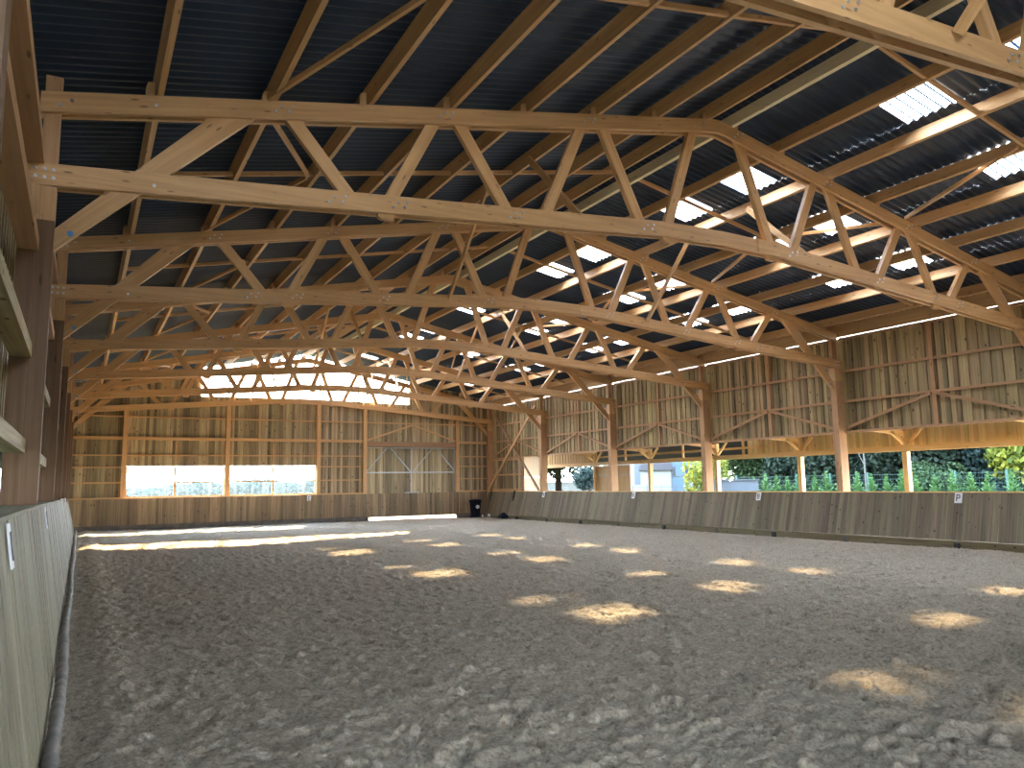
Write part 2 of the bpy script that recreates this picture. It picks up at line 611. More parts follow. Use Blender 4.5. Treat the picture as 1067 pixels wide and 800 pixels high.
def corr_strip(x0, x1, y0, y1, zoff=0.0, nx=1, dx=0.0):
    n = max(2, int(round((y1 - y0) / (PERIOD / 8))))
    ys = [y0 + (y1 - y0) * i / n for i in range(n + 1)]
    vs_, fs_ = [], []
    xs = [x0 + (x1 - x0) * i / nx for i in range(nx + 1)]
    for x in xs:
        for y in ys:
            vs_.append((x, y, roof_z(x) + corr(y) + AMP + zoff))
    m_ = n + 1
    for i in range(nx):
        for j in range(n):
            fs_.append((i * m_ + j, i * m_ + j + 1, (i + 1) * m_ + j + 1, (i + 1) * m_ + j))
    return vs_, fs_


mb = MB()
for (x0, x1) in [(-0.9, MID - 0.06)]:
    v_, f_ = corr_strip(x0, x1, YB, YE + 0.5)
    mb.add(v_, f_, v_)
# right slope is cut up round the roof lights
xb = [MID + 0.06]
for a, c_ in SKY_ROWS:
    xb += [a, c_]
xb.append(W + 0.9)
for i in range(len(xb) - 1):
    row = i % 2 == 1
    if not row:
        v_, f_ = corr_strip(xb[i], xb[i + 1], YB, YE + 0.5)
        mb.add(v_, f_, v_)
    else:
        yy = [YB] + [q for pr_ in SKY_Y for q in pr_] + [YE + 0.5]
        for j in range(0, len(yy), 2):
            v_, f_ = corr_strip(xb[i], xb[i + 1], yy[j], yy[j + 1])
            mb.add(v_, f_, v_)
ce = mb.build('ceiling', 'roof', smooth=True)
tag(ce, 'dark blue-grey corrugated roof sheets seen from below', kind='structure')
# ridge cap
mb = MB()
zc = roof_z(MID) + 0.05
mb.prism([(MID - 0.35, zc - 0.02), (MID, zc + 0.06), (MID + 0.35, zc - 0.02), (MID + 0.35, zc), (MID, zc + 0.08), (MID - 0.35, zc)],
         YB, YE + 0.5)
mb.build('ridge_cap', 'roof', ce)

# ---- cladding helper: overlapping boards, alternately forward and back
def boards(mb, axis, a0, a1, zbot, ztop, plane, depth_dir, pitch=0.15, wide=0.165, thick=0.036, step=0.034):
    """vertical boards on a wall. axis 'y' or 'x' runs along the wall; zbot/ztop are functions"""
    n = int(round((a1 - a0) / pitch))
    p = (a1 - a0) / max(1, n)
    for i in range(n):
        c_ = a0 + (i + 0.5) * p
        w_ = max(p * 1.22, wide * random.uniform(0.98, 1.15)) if i % 2 else p * random.uniform(0.9, 0.97)
        d0 = plane + depth_dir * (step if i % 2 else 0.0)
        d1 = d0 + depth_dir * thick
        lo, hi = zbot(c_), ztop(c_)
        if hi - lo < 0.03:
            continue
        if axis == 'y':
            mb.box((min(d0, d1), c_ - w_ / 2, lo), (max(d0, d1), c_ + w_ / 2, hi), 2)
        else:
            mb.box((c_ - w_ / 2, min(d0, d1), lo), (c_ + w_ / 2, max(d0, d1), hi), 2)


def K(v):
    return lambda q: v


# ---- right wall: cladding hung above the opening
XR = W + 0.36
mb = MB()
boards(mb, 'y', -2.4, 40.2, K(3.30), K(6.32), XR, 1)
wr = mb.build('wall_right', 'clad_right')
tag(wr, 'long right side wall of upright treated boards above the open strip', kind='structure')
bays_r = [(-2.0, 4.0)] + [(T[k], T[k + 1]) for k in range(6)]
for (a, c_) in bays_r:
    y0, y1 = a + 0.2, c_
    ym = (a + c_) / 2 + 0.0
    for z, nm in ((5.23, 'rail'), (4.27, 'rail'), (3.30, 'bottom_rail'), (6.29, 'top_rail')):
        b1 = MB()
        b1.beam((XR - 0.045, y0, z), (XR - 0.045, y1, z), 0.07, 0.075)
        b1.build(nm, 'post', wr)
    b1 = MB()
    b1.box((XR - 0.09, y0 - 0.2, 6.345), (XR - 0.02, y1, 6.785))
    b1.build('wall_plate', 'timber', wr)
    b1 = MB()
    b1.beam((XR - 0.04, ym, 3.34), (XR - 0.04, ym, 6.26), 0.06, 0.12, up=(0, 1, 0))
    b1.build('stud', 'post', wr)
    for s in (-1, 1):
        b1 = MB()
        yo = y0 + 0.1 if s < 0 else y1 - 0.1
        b1.beam((XR - 0.115, ym + s * 0.05, 4.22), (XR - 0.115, yo, 3.42), 0.05, 0.085)
        b1.build('diagonal_brace', 'post', wr)

# last bay: closed below the rail on its far half
mb = MB()
boards(mb, 'y', 36.6, 40.2, K(0.2), K(3.28), XR, 1)
ob = mb.build('lower_cladding', 'clad_far', wr)
for z in (1.52, 2.35, 3.2):
    b1 = MB()
    b1.beam((XR - 0.045, 36.65, z), (XR - 0.045, 40.0, z), 0.07, 0.075)
    b1.build('rail', 'timber', wr)
b1 = MB()
b1.beam((XR - 0.02, 36.55, 0.1), (XR - 0.02, 36.55, 3.26), 0.1, 0.14, up=(0, 1, 0))
b1.build('stud', 'brown_timber', wr)

# ---- left wall
XL = -0.48
mb = MB()
boards(mb, 'y', -2.4, 40.2, K(2.42), K(6.66), XL, -1)
wl = mb.build('wall_left', 'clad_right')
tag(wl, 'left side wall of upright boards behind heavy timber posts', kind='structure')
for (a, c_) in bays_r[1:]:
    for z in (2.33, 3.40, 4.63, 5.67):
        b1 = MB()
        b1.box((-0.34, a + 0.03, z - 0.075), (-0.14, c_ - 0.02, z + 0.075))
        b1.build('rail', 'clad_right' if z < 4 else 'post', wl)
    for yy in (a + 2.0, a + 4.0):
        b1 = MB()
        b1.box((-0.47, yy - 0.03, 2.42), (-0.36, yy + 0.03, 6.55))
        b1.build('stud', 'clad_right', wl)

# ---- unseen wall behind the camera: high gap and doorway added to let light in
mb = MB()
boards(mb, 'x', -0.5, W + 0.5, lambda x: 2.2 if x < 1.6 else 0.1, lambda x: 6.0 if 0.3 < x < 4.4 else roof_z(max(0, min(W, x))) - 0.02, -2.5, -1)
tag(mb.build('wall_back', 'clad_far'), 'unseen near gable boards, with openings added to light the near truss', kind='structure')

# ---- far wall
YF = 40.22


def far_top(x):
    if 5.35 < x < 16.4:
        return 6.36 + 0.08 * (1 - abs(x - 10.7) / 5.6)
    return roof_z(max(0, min(W, x))) - 0.01


mb = MB()
boards(mb, 'x', -0.6, 2.10, K(0.15), far_top, YF, 1)
boards(mb, 'x', 2.10, 11.18, K(2.93), far_top, YF, 1)
boards(mb, 'x', 2.10, 11.18, K(0.2), K(1.42), YF, 1)
boards(mb, 'x', 11.18, 13.78, K(0.15), far_top, YF, 1)
boards(mb, 'x', 13.6, 19.4, K(3.85), far_top, YF + 0.12, 1)
boards(mb, 'x', 19.22, W + 0.5, K(0.2), far_top, YF, 1)
wf = mb.build('wall_far', 'clad_far')
tag(wf, 'far gable wall of upright boards with a bright open strip under the roof', kind='structure')
for x in (2.13, 6.70, 11.22, 13.74, 19.25):
    b1 = MB()
    b1.box((x - 0.10, YF - 0.2, 0.1), (x + 0.10, YF - 0.01, lo_z(x) + 0.05))
    b1.build('stud', 'timber', wf)
for (x0, x1) in ((0.02, 2.03), (2.23, 6.6), (6.8, 11.12), (11.32, 13.64), (13.84, 19.15), (19.35, 21.15)):
    side = x1 < 2.1 or 11.2 < x0 < 13 or x0 > 19.2
    zs = [(1.46, 0.06), (4.24, 0.14), (3.44, 0.06)]
    if side:
        zs += [(2.17, 0.06), (2.88, 0.06)]
    if 13.8 < x0 < 19:
        zs = [(4.10, 0.28)]
    zs += [(5.26, 0.06)]
    for z, h in zs:
        b1 = MB()
        b1.beam((x0, YF - 0.06, z), (x1, YF - 0.06, z), 0.09 if h < 0.1 else 0.14, h)
        b1.build('rail', 'timber' if h < 0.2 else 'brown_timber', wf)
for (x, z0_, z1_) in ((4.34, 2.97, 4.1), (8.93, 2.97, 4.1), (8.2, 4.35, 6.2)):
    b1 = MB()
    b1.box((x - 0.03, YF - 0.08, z0_), (x + 0.03, YF - 0.01, z1_))
    b1.build('stud', 'timber', wf)
for (x0, x1) in ((13.86, 16.45), (19.13, 16.55)):
    b1 = MB()
    b1.beam((x0, YF - 0.15, 4.30), (x1, YF - 0.15, 5.16), 0.05, 0.09)
    b1.build('diagonal_brace', 'timber', wf)
for x in (6.7, 8.26, 11.3, 13.4):
    b1 = MB()
    b1.box((x - 0.03, YF, 6.36), (x + 0.03, YF + 0.05, roof_z(x)))
    b1.build('mullion', 'timber', wf)
b1 = MB()
b1.box((5.4, YF, 7.16), (16.2, YF + 0.05, 7.2))
b1.build('mullion', 'timber', wf)

for wi, (x0, x1, xm) in enumerate(((2.23, 6.60, 4.34), (6.80, 11.12, 8.93))):
    wn = empty('window_%d' % (wi + 1), (x0, YF, 1.42))
    tag(wn, ('left' if wi == 0 else 'right') + ' of the two wide low windows in the far gable wall', kind='structure')
    b1 = MB()
    b1.box((0, -0.06, 0.04), (x1 - x0, 0.02, 0.10))
    b1.box((0, -0.06, 1.44), (x1 - x0, 0.02, 1.50))
    b1.box((0, -0.05, 0.10), (0.05, 0.02, 1.44))
    b1.box((x1 - x0 - 0.05, -0.05, 0.10), (x1 - x0, 0.02, 1.44))
    b1.build('window_frame', 'timber', wn)
    b1 = MB()
    b1.box((xm - x0 - 0.045, -0.06, 0.10), (xm - x0 + 0.045, 0.02, 1.44))
    b1.build('mullion', 'timber', wn)
    b1 = MB()
    b1.box((0.05, -0.045, 0.71), (xm - x0 - 0.045, 0.015, 0.775))
    b1.box((xm - x0 + 0.045, -0.045, 0.71), (x1 - x0 - 0.05, 0.015, 0.775))
    b1.build('transom', 'timber', wn)
    b1 = MB()
    b1.box((0.02, 0.024, 0.06), (x1 - x0 - 0.02, 0.030, 1.46))
    b1.build('pane', 'netting', wn)

# ---- sliding door in the far wall
dr = empty('door_1', (13.8, YF - 0.02, 0))
tag(dr, 'wide sliding door with steel frame and board infill in far wall', kind='structure')
b1 = MB()
boards(b1, 'x', 0.02, 5.38, K(0.17), K(3.95), 0.05, 1, pitch=0.14, step=0.004)
b1.build('door_leaf', 'clad_far', dr)
b1 = MB()
for z in (3.9, 2.55, 0.22):
    b1.beam((0.03, 0.0, z), (5.37, 0.0, z), 0.05, 0.06)
for x in (0.06, 2.66, 5.34):
    b1.beam((x, 0.0, 0.2), (x, 0.0, 3.93), 0.06, 0.05, up=(0, 1, 0))
b1.build('steel_frame', 'steel', dr)
for (xa, za, xb2, zb) in ((0.08, 2.62, 1.2, 3.86), (1.45, 3.86, 2.6, 2.6), (2.75, 2.6, 3.9, 3.86), (4.2, 3.86, 5.3, 2.62)):
    b1 = MB()
    b1.beam((xa, -0.03, za), (xb2, -0.03, zb), 0.04, 0.05)
    b1.build('steel_strut', 'steel', dr)
b1 = MB()
b1.box((2.25, -0.14, 1.38), (3.1, -0.03, 1.46))
b1.build('door_handle', 'steel', dr)

# ================================================================== KICKBOARDS
def inclined_boards(mb, y0, y1, top, bot, pitch=0.15, n_dir=1):
    """boards leaning outwards, running along y. top/bot are functions y -> (x, z)"""
    n = int(round((y1 - y0) / pitch))
    for i in range(n):
        a = y0 + (y1 - y0) * i / n + 0.004
        c_ = y0 + (y1 - y0) * (i + 1) / n - 0.004
        off = random.uniform(0, 0.008)
        (xt, zt), (xb_, zb_) = top(a), bot(a)
        (xt2, zt2), (xb2, zb2) = top(c_), bot(c_)
        d = Vector((xt - xb_, 0, zt - zb_)).normalized()
        nn_ = Vector((-d.z, 0, d.x)) * n_dir
        th = 0.03
        P = []
        for (x, y, z) in ((xb_, a, zb_), (xb2, c_, zb2), (xt2, c_, zt2), (xt, a, zt)):
            P.append(Vector((x, y, z)) + nn_ * off)
        P += [q - nn_ * th for q in P]
        L = (Vector((xt, 0, zt)) - Vector((xb_, 0, zb_))).length
        g = [(0, a, 0), (0, c_, 0), (L, c_, 0), (L, a, 0)]
        g = g + [(q[0], q[1], th) for q in g]
        F = [(0, 3, 2, 1), (4, 5, 6, 7), (0, 1, 5, 4), (1, 2, 6, 5), (2, 3, 7, 6), (3, 0, 4, 7)]
        mb.add(P, F, g)


# right
KT = 1.41
XKT, XKB = 21.06, 20.70
kr = empty('kickboard', (XKB, 12, 0))
tag(kr, 'long leaning brown plank kickboard along the open right side', 'kickboard', 'arena kickboards')


def at_parent(o, par):
    o.parent = par
    o.matrix_parent_inverse = Matrix.Translation(par.location).inverted() if par.rotation_euler.z == 0 else par.matrix_world.inverted()
    return o


mb = MB()
inclined_boards(mb, 1.0, 39.7, lambda y: (XKT, KT), lambda y: (XKB, 0.17), n_dir=1, pitch=0.15)
at_parent(mb.build('planks', 'kick_right'), kr)
mb = MB()
mb.box((XKT - 0.03, 1.0, KT), (W - 0.02, 39.7, KT + 0.035))
tag(at_parent(mb.build('top_rail', 'bright_timber'), kr), 'paler wood capping rail')
mb = MB()
mb.box((XKB + 0.12, 1.0, -0.06), (XKB + 0.17, 39.9, 0.15))
at_parent(mb.build('bottom_rail', 'kick_right'), kr)
for k, y in enumerate([6.2, 9.3, 12.3, 15.7, 18.5, 21.2, 24.1, 27.1, 30.0, 33.0, 36.0]):
    mb = MB()
    mb.box((XKB + 0.05, y - 0.07, -0.06), (XKB + 0.12, y + 0.07, 0.10))
    mb.prism([(XKB + 0.17, -0.05), (W + 0.05, -0.05), (W + 0.05, 1.2), (XKT + 0.05, 1.3)], y - 0.03, y + 0.03, (0, 1))
    at_parent(mb.build('bracket', 'dark_iron' if k % 2 == 0 else 'plinth'), kr)

# far
kf = empty('kickboard', (0, 39.8, 0))
tag(kf, 'upright plank kickboard along foot of the far gable wall', 'kickboard', 'arena kickboards')
for (x0, x1) in ((-0.1, 13.8), (19.25, 20.9)):
    if x0 > 0:
        at_parent(mb.build('planks', 'kick_far'), kf)
        mb = MB()
        mb.box((-0.1, 39.83, 1.42), (13.8, 40.0, 1.455))
        at_parent(mb.build('top_rail', 'timber'), kf)
        mb = MB()
        mb.box((-0.1, 39.86, -0.06), (13.9, 39.95, 0.22))
        at_parent(mb.build('plinth', 'plinth'), kf)
        kf = empty('kickboard', (19.3, 39.8, 0))
        tag(kf, 'short plank kickboard in the far corner behind the bin', 'kickboard', 'arena kickboards')
    mb = MB()
    n = int((x1 - x0) / 0.15)
    for i in range(n):
        a = x0 + (x1 - x0) * i / n + 0.004
        c_ = x0 + (x1 - x0) * (i + 1) / n - 0.004
        mb.box((a, 39.84 + random.uniform(-0.006, 0.006), 0.22), (c_, 39.87, 1.42), 2)
at_parent(mb.build('planks', 'kick_far'), kf)
mb = MB()
mb.box((19.25, 39.83, 1.42), (20.9, 40.0, 1.455))
at_parent(mb.build('top_rail', 'timber'), kf)
mb = MB()
mb.box((19.1, 39.86, -0.06), (20.9, 39.95, 0.22))
at_parent(mb.build('plinth', 'plinth'), kf)
kd = empty('kickboard', (13.8, 39.8, 0))
tag(kd, 'plank kickboard fixed across lower half of the sliding door', 'kickboard', 'arena kickboards')
mb = MB()
n = 36
for i in range(n):
    a = 13.83 + 5.38 * i / n + 0.004
    c_ = 13.83 + 5.38 * (i + 1) / n - 0.004
    mb.box((a, 39.84 + random.uniform(-0.006, 0.006), 0.17), (c_, 39.87, 1.42), 2)
at_parent(mb.build('planks', 'kick_far'), kd)

# left
def ltop(y):
    t_ = max(0, min(1, (y - 9) / 31))
    return (0.03 - 0.10 * t_, 1.665 - 0.16 * t_)


kl = empty('kickboard', (0.27, 8, 0))
tag(kl, 'leaning grey-green plank kickboard along the left side, nearest camera', 'kickboard', 'arena kickboards')
mb = MB()
inclined_boards(mb, 1.2, 39.8, ltop, lambda y: (0.27, 0.02), n_dir=-1, pitch=0.2)
for f_i in range(len(mb.f)):
    mb.f[f_i] = tuple(reversed(mb.f[f_i]))
at_parent(mb.build('planks', 'kick_left'), kl)
mb = MB()
ysl = [1.2, 9, 16, 24, 32, 39.8]
for a, c_ in zip(ysl[:-1], ysl[1:]):
    (xa, za), (xc, zc2) = ltop(a), ltop(c_)
    P = [(-0.40, a, za), (xa, a, za), (xc, c_, zc2), (-0.40, c_, zc2)]
    P += [(q[0], q[1], q[2] + 0.03) for q in P]
    mb.add(P, [(0, 3, 2, 1), (4, 5, 6, 7), (0, 1, 5, 4), (1, 2, 6, 5), (2, 3, 7, 6), (3, 0, 4, 7)], [(q[1], q[0], q[2]) for q in P])
at_parent(mb.build('top_rail', 'kick_left'), kl)

# ringed pipe lying along the foot of the left kickboard
mb = MB()
prev = None
ring = 10
vs_, fs_, gs_ = [], [], []
yy = 1.2
i = 0
while yy < 39.6:
    r_ = 0.050 + 0.005 * math.sin(i * 1.9) + random.uniform(-0.004, 0.004)
    if i % 4 == 0:
        r_ -= 0.012
    cx = 0.335 + 0.01 * math.sin(yy * 0.9)
    for k in range(ring):
        an = 2 * math.pi * k / ring
        vs_.append((cx + r_ * math.cos(an), yy, 0.075 + r_ * math.sin(an)))
    yy += 0.07 if yy < 14 else 0.25
    i += 1
n = len(vs_) // ring
for a in range(n - 1):
    for k in range(ring):
        j = (k + 1) % ring
        fs_.append((a * ring + k, a * ring + j, (a + 1) * ring + j, (a + 1) * ring + k))
fs_.append(tuple(range(ring)))
fs_.append(tuple(reversed(range((n - 1) * ring, n * ring))))
mb.add(vs_, fs_, vs_)
tag(mb.build('drain_pipe', 'rubber', smooth=True), 'dusty grey-brown ringed pipe lying along foot of left kickboard', 'pipe')

# ================================================================== POSTS
def make_post(side):
    """built at the inner face x = 0, body towards -x (left post)"""
    t_ = empty('timber_post')
    s = 1 if side == 'left' else -1
    def bx(a, c_, nm, mat=None):
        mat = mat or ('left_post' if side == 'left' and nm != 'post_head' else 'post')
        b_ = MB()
        x0, x1 = sorted((s * a[0], s * c_[0]))
        b_.box((x0, a[1], a[2]), (x1, c_[1], c_[2]), 2)
        return b_.build(nm, mat, t_)
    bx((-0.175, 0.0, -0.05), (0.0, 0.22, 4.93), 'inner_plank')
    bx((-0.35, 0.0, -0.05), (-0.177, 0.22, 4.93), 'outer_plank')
    bx((-0.175, 0.0, 4.932), (0.0, 0.22, ZL - 0.02), 'upper_plank', 'timber')  # upper length of the post, paler than the planks below
    bx((-0.35, 0.0, 4.932), (-0.177, 0.22, ZL - 0.02), 'upper_plank', 'timber')
    bx((-0.18, 0.062, ZL - 0.018), (-0.005, 0.158, 6.72), 'post_head')
    return t_


ob = None
SIDE = {'left': 0.0, 'right': W}
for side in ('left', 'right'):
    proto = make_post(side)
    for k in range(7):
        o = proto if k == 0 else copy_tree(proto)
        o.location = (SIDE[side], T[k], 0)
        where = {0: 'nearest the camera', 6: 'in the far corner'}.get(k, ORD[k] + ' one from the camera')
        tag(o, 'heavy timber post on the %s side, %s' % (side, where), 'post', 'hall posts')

# ================================================================== TRUSSES
def make_truss():
    t_ = empty('roof_truss')
    F0, F1, B0, B1 = 0.0, 0.06, 0.16, 0.22
    # upper chords: two planks each side of the webs
    for (y0, y1) in ((F0, F1), (B0, B1)):
        m_ = MB()
        m_.prism([(-0.22, up_z(-0.22)), (MID - 0.25, up_z(MID - 0.25)), (MID, up_z(MID) - 0.015), (MID, up_z(MID) + 0.235), (MID - 0.12, up_z(MID) + 0.225), (-0.22, up_z(-0.22) + 0.25)], y0, y1, (1, SU))
        m_.build('upper_chord', 'timber', t_)
        m_ = MB()
        m_.prism([(W + 0.22, up_z(-0.22)), (W + 0.22, up_z(-0.22) + 0.25), (MID + 0.12, up_z(MID) + 0.225), (MID + 0.004, up_z(MID) + 0.235), (MID + 0.004, up_z(MID) - 0.015), (MID + 0.25, up_z(MID - 0.25))], y0, y1, (1, -SU))
        m_.build('upper_chord', 'timber', t_)
        # lower chord in two long pieces meeting at a scarf right of the middle
        def lp(x0, x1):
            xs = [x0] + [q for q in (9.2, MID, W - 9.2) if x0 < q < x1] + [x1]
            return [(x, lo_z(x)) for x in xs] + [(x, lo_z(x) + 0.26) for x in reversed(xs)]
        m_ = MB()
        m_.prism(lp(-0.34, 11.45), y0, y1)
        m_.build('lower_chord', 'timber', t_)
        e_ = 0.012 if y0 == F0 else 0.0
        m_ = MB()
        m_.prism(lp(11.455, W + 0.34), y0 - e_, y1)
        m_.build('lower_chord', 'timber', t_)
    # webs
    G0, G1 = 0.064, 0.156
    pairs = [('u', 2.70, 'l', 3.48), ('u', 4.78, 'l', 4.12), ('u', 5.22, 'l', 6.02), ('u', 7.48, 'l', 6.76), ('u', 7.95, 'l', 8.68), ('u', 10.0, 'l', 9.32)]

    def pt(kind, x):
        return Vector((x, 0, up_z(x) + 0.02)) if kind == 'u' else Vector((x, 0, lo_z(x) + 0.25))
    allp = pairs + [(a, W - xa, c_, W - xc) for (a, xa, c_, xc) in pairs]
    for (a, xa, c_, xc) in allp:
        p, q = pt(a, xa), pt(c_, xc)
        d = (q - p).normalized()
        p2, q2 = p - d * 0.16, q + d * 0.24
        m_ = MB()
        m_.beam(p2 + Vector((0, (G0 + G1) / 2, 0)), q2 + Vector((0, (G0 + G1) / 2, 0)), G1 - G0, 0.185, up=(1, 0, 0.001) if abs(d.z) > 0.5 else (0, 0, 1))
        m_.build('web', 'timber', t_)
    # knee braces from the posts through the lower chord to the upper chord
    for s in (0, 1):
        fx = (lambda x: x) if s == 0 else (lambda x: W - x)
        poly = [(fx(0.0), 4.60), (fx(2.20), 6.72), (fx(1.95), 6.80), (fx(1.75), 6.72), (fx(0.0), 4.86)]
        if s:
            poly = poly[::-1]
        m_ = MB()
        m_.prism(poly, G0, G1, (1, 0.96 if s == 0 else -0.96))
        m_.build('knee_brace', 'timber', t_)
        m_ = MB()
        m_.cyl((fx(0.16), G0, 4.82), (fx(0.16), G0 - 0.03, 4.82), 0.032, 10)
        m_.build('brace_bolt', 'blue_bolt', t_)
    # splice blocks below the lower chord
    for x in (4.05, W - 4.05, 9.3, W - 9.3):
        m_ = MB()
        z = lo_z(x)
        m_.prism([(x - 0.16, z + 0.1), (x - 0.12, z - 0.05), (x - 0.07, z - 0.075), (x + 0.1, z - 0.075), (x + 0.16, z + 0.1)], G0 + 0.004, G1 - 0.004)
        m_.build('splice_block', 'timber', t_)
    # cleats holding the purlins
    for x in PX:
        m_ = MB()
        s = 1 if x < MID else -1
        z = up_z(x - s * 0.09) + 0.23
        hh = 0.17 if random.random() < 0.6 else 0.22
        m_.prism([(x - 0.14 if s > 0 else x + 0.04, z), (x - 0.04 if s > 0 else x + 0.14, z), (x - 0.04 if s > 0 else x + 0.14, z + hh), (x - 0.12 if s > 0 else x + 0.06, z + hh * 0.9), (x - 0.14 if s > 0 else x + 0.04, z + hh * 0.6)], 0.02, 0.13, (0, 1))
        m_.build('purlin_cleat', 'timber', t_)
    return t_


PX = [1.02, 2.42, 3.76, 5.06, 6.42, 7.80, 9.14, 10.36, 10.98, 12.24, 13.68, 15.15, 16.58, 17.98, 19.42, 20.78]
T0ORD = ['nearest the camera, cut off at top right', 'second from the camera, first seen whole', 'third from the camera',
         'fourth from the camera', 'fifth from the camera', 'sixth from the camera', 'against the far gable wall']
tr0 = make_truss()
trusses = []
for k in range(7):
    o = tr0 if k == 0 else copy_tree(tr0)
    o.location = (0, T[k], 0)
    tag(o, 'timber roof truss with zigzag webs, ' + T0ORD[k], 'roof truss', 'roof trusses')
    trusses.append(o)
# bolts on the nodes of the three nearest trusses
bm_ = MB()
bm_.cyl((0, -0.012, 0), (0, 0.0, 0), 0.021, 8)
bm_.cyl((0, -0.022, 0), (0, -0.012, 0), 0.009, 6)
bolt_me = bm_.mesh('bolt', M['bolt'])
node_x = [(3.30, 'l'), (4.22, 'l'), (2.55, 'u'), (4.95, 'u'), (6.15, 'l'), (7.60, 'u'), (8.80, 'l'), (10.1, 'u')]
spots = []
for (x, kd_) in node_x:
    for xx in (x, W - x):
        base = up_z(xx) if kd_ == 'u' else lo_z(xx)
        for (dx, dz) in ((-0.10, 0.08), (-0.02, 0.16), (0.08, 0.11), (0.12, 0.19)):
            spots.append((xx + dx, base + dz))
for xx in (-0.22, -0.13, -0.04):
    for dz in (0.08, 0.18):
        spots.append((xx, lo_z(0) + dz))
        spots.append((W - xx, lo_z(0) + dz))
spots += [(-0.02, up_z(0) + 0.08), (0.1, up_z(0) + 0.16), (1.0, up_z(1.0) + 0.12), (1.02, lo_z(1.02) + 0.1)]
for k in (0, 1, 2):
    for (x, z) in spots:
        o = bpy.data.objects.new('bolt', bolt_me)
        C.objects.link(o)
        o.parent = trusses[k]
        o.location = (x, -0.001 if x < 11.45 or z > 6.7 else -0.013, z)

# ================================================================== PURLINS
PH = 0.25
PWD = 0.075
for k in range(6):
    for i, x in enumerate(PX):
        m_ = MB()
        z = up_z(x) + 0.25 + PH / 2 + 0.005
        sx = SU if x < MID else -SU
        ridge = i in (7, 8)
        hh = PH if not ridge else 0.26
        L_ = 6.0
        m_.beam((0, 0, 0), (0, L_ - 0.004, 0), PWD, hh, up=(-sx, 0, 1))
        o = m_.build('purlin', 'lit_ridge' if i == 8 else 'timber')
        o.location = (x, T[k] + 0.11, z)
        side = 'left' if x < MID else 'right'
        n_ = i if side == 'left' else 15 - i
        pos = 'by the ridge' if n_ == 7 else ('at the eave' if n_ == 0 else ORD[n_] + ' from the eave')
        tone = 'pale cream' if i == 8 else 'brown'
        tag(o, '%s purlin, %s slope, %s, %s' % (tone, side, pos, BAY[k]), 'purlin', 'roof purlins')

# spacers between the purlins half way along each bay
for k in range(6):
    for i in range(len(PX) - 1):
        if i == 7:
            continue
        xa, xb_ = PX[i] + PWD / 2 + 0.002, PX[i + 1] - PWD / 2 - 0.002
        y = T[k] + 2.95
        za, zb_ = up_z(xa) + 0.25 + 0.07, up_z(xb_) + 0.25 + 0.07
        m_ = MB()
        xm_, zm_ = (xa + xb_) / 2, (za + zb_) / 2
        m_.beam((xa - xm_, 0, za - zm_), (xb_ - xm_, 0, zb_ - zm_), 0.055, 0.075)
        o = m_.build('purlin_spacer', 'timber')
        o.location = (xm_, y, zm_)
        side = 'left' if xa < MID else 'right'
        n_ = i if side == 'left' else 14 - i
        tag(o, 'short purlin spacer, %s slope, %s gap from the eave, %s' % (side, ORD[n_], BAY[k]), 'purlin spacer', 'purlin spacers')

# roof-plane wind braces: V shapes from the spacers to the trusses
for k in range(6):
    for (xm_, xt, nm) in ((3.62, 2.35, 'left'), (14.95, 16.1, 'right')):
        for s in (-1, 1):
            m_ = MB()
            p = Vector((xm_, T[k] + 2.95 + s * 0.06, up_z(xm_) + 0.25 + 0.02))
            q = Vector((xt, T[k] + (0.24 if s < 0 else 5.98), up_z(xt) + 0.27))
            c_ = (p + q) / 2
            m_.beam(p - c_, q - c_, 0.05, 0.075)
            o = m_.build('wind_brace', 'timber')
            o.location = c_
            tag(o, 'thin slanting brace under the %s slope, %s half of the %s' % (nm, 'near' if s < 0 else 'far', BAY[k]), 'roof brace', 'wind braces under the roof')
# braces from the lower chord up to the purlins, along the hall
for k in range(0, 7):
    for (x, nm) in ((7.72, 'left'), (13.6, 'right')):
        for s in (-1, 1):
            if (k % 2 == 1) != (s > 0):
                continue
            y0 = T[k] + 0.11 + s * 0.16
            y1 = T[k] + 0.11 + s * 2.1
            m_ = MB()
            p = Vector((x, y0, lo_z(x) + 0.16))
            q = Vector((x, y1, up_z(x) + 0.32))
            c_ = (p + q) / 2
            m_.beam(p - c_, q - c_, 0.05, 0.12, up=(0, 1, 0))
            o = m_.build('longitudinal_brace', 'timber')
            o.location = c_
            tag(o, 'slanting brace from the %s truss to the %s purlins, leaning %s' % (ORD[k], nm, 'to the camera' if s < 0 else 'away'), 'truss brace', 'braces between trusses and purlins')

# roof lights
RN = ['top row by the ridge', 'middle row', 'bottom row by the eave']
v_, f_ = None, None
for ri, (x0, x1) in enumerate(SKY_ROWS):
    for j, (y0, y1) in enumerate(SKY_Y):
        v_, f_ = corr_strip(x0 - 0.05, x1 + 0.05, y0 - 0.02, y1 + 0.02, zoff=0.004)
        o_ = Vector((x0, y0, roof_z(x0)))
        m_ = MB()
        v_ = [tuple(Vector(q) - o_) for q in v_]
        m_.add(v_, f_, v_)
        o = m_.build('skylight_panel', 'skylight', smooth=True)
        o.location = o_
        tag(o, 'clear corrugated roof light, %s, %s one from the camera' % (RN[ri], ORD[j]), 'skylight', 'corrugated roof lights')

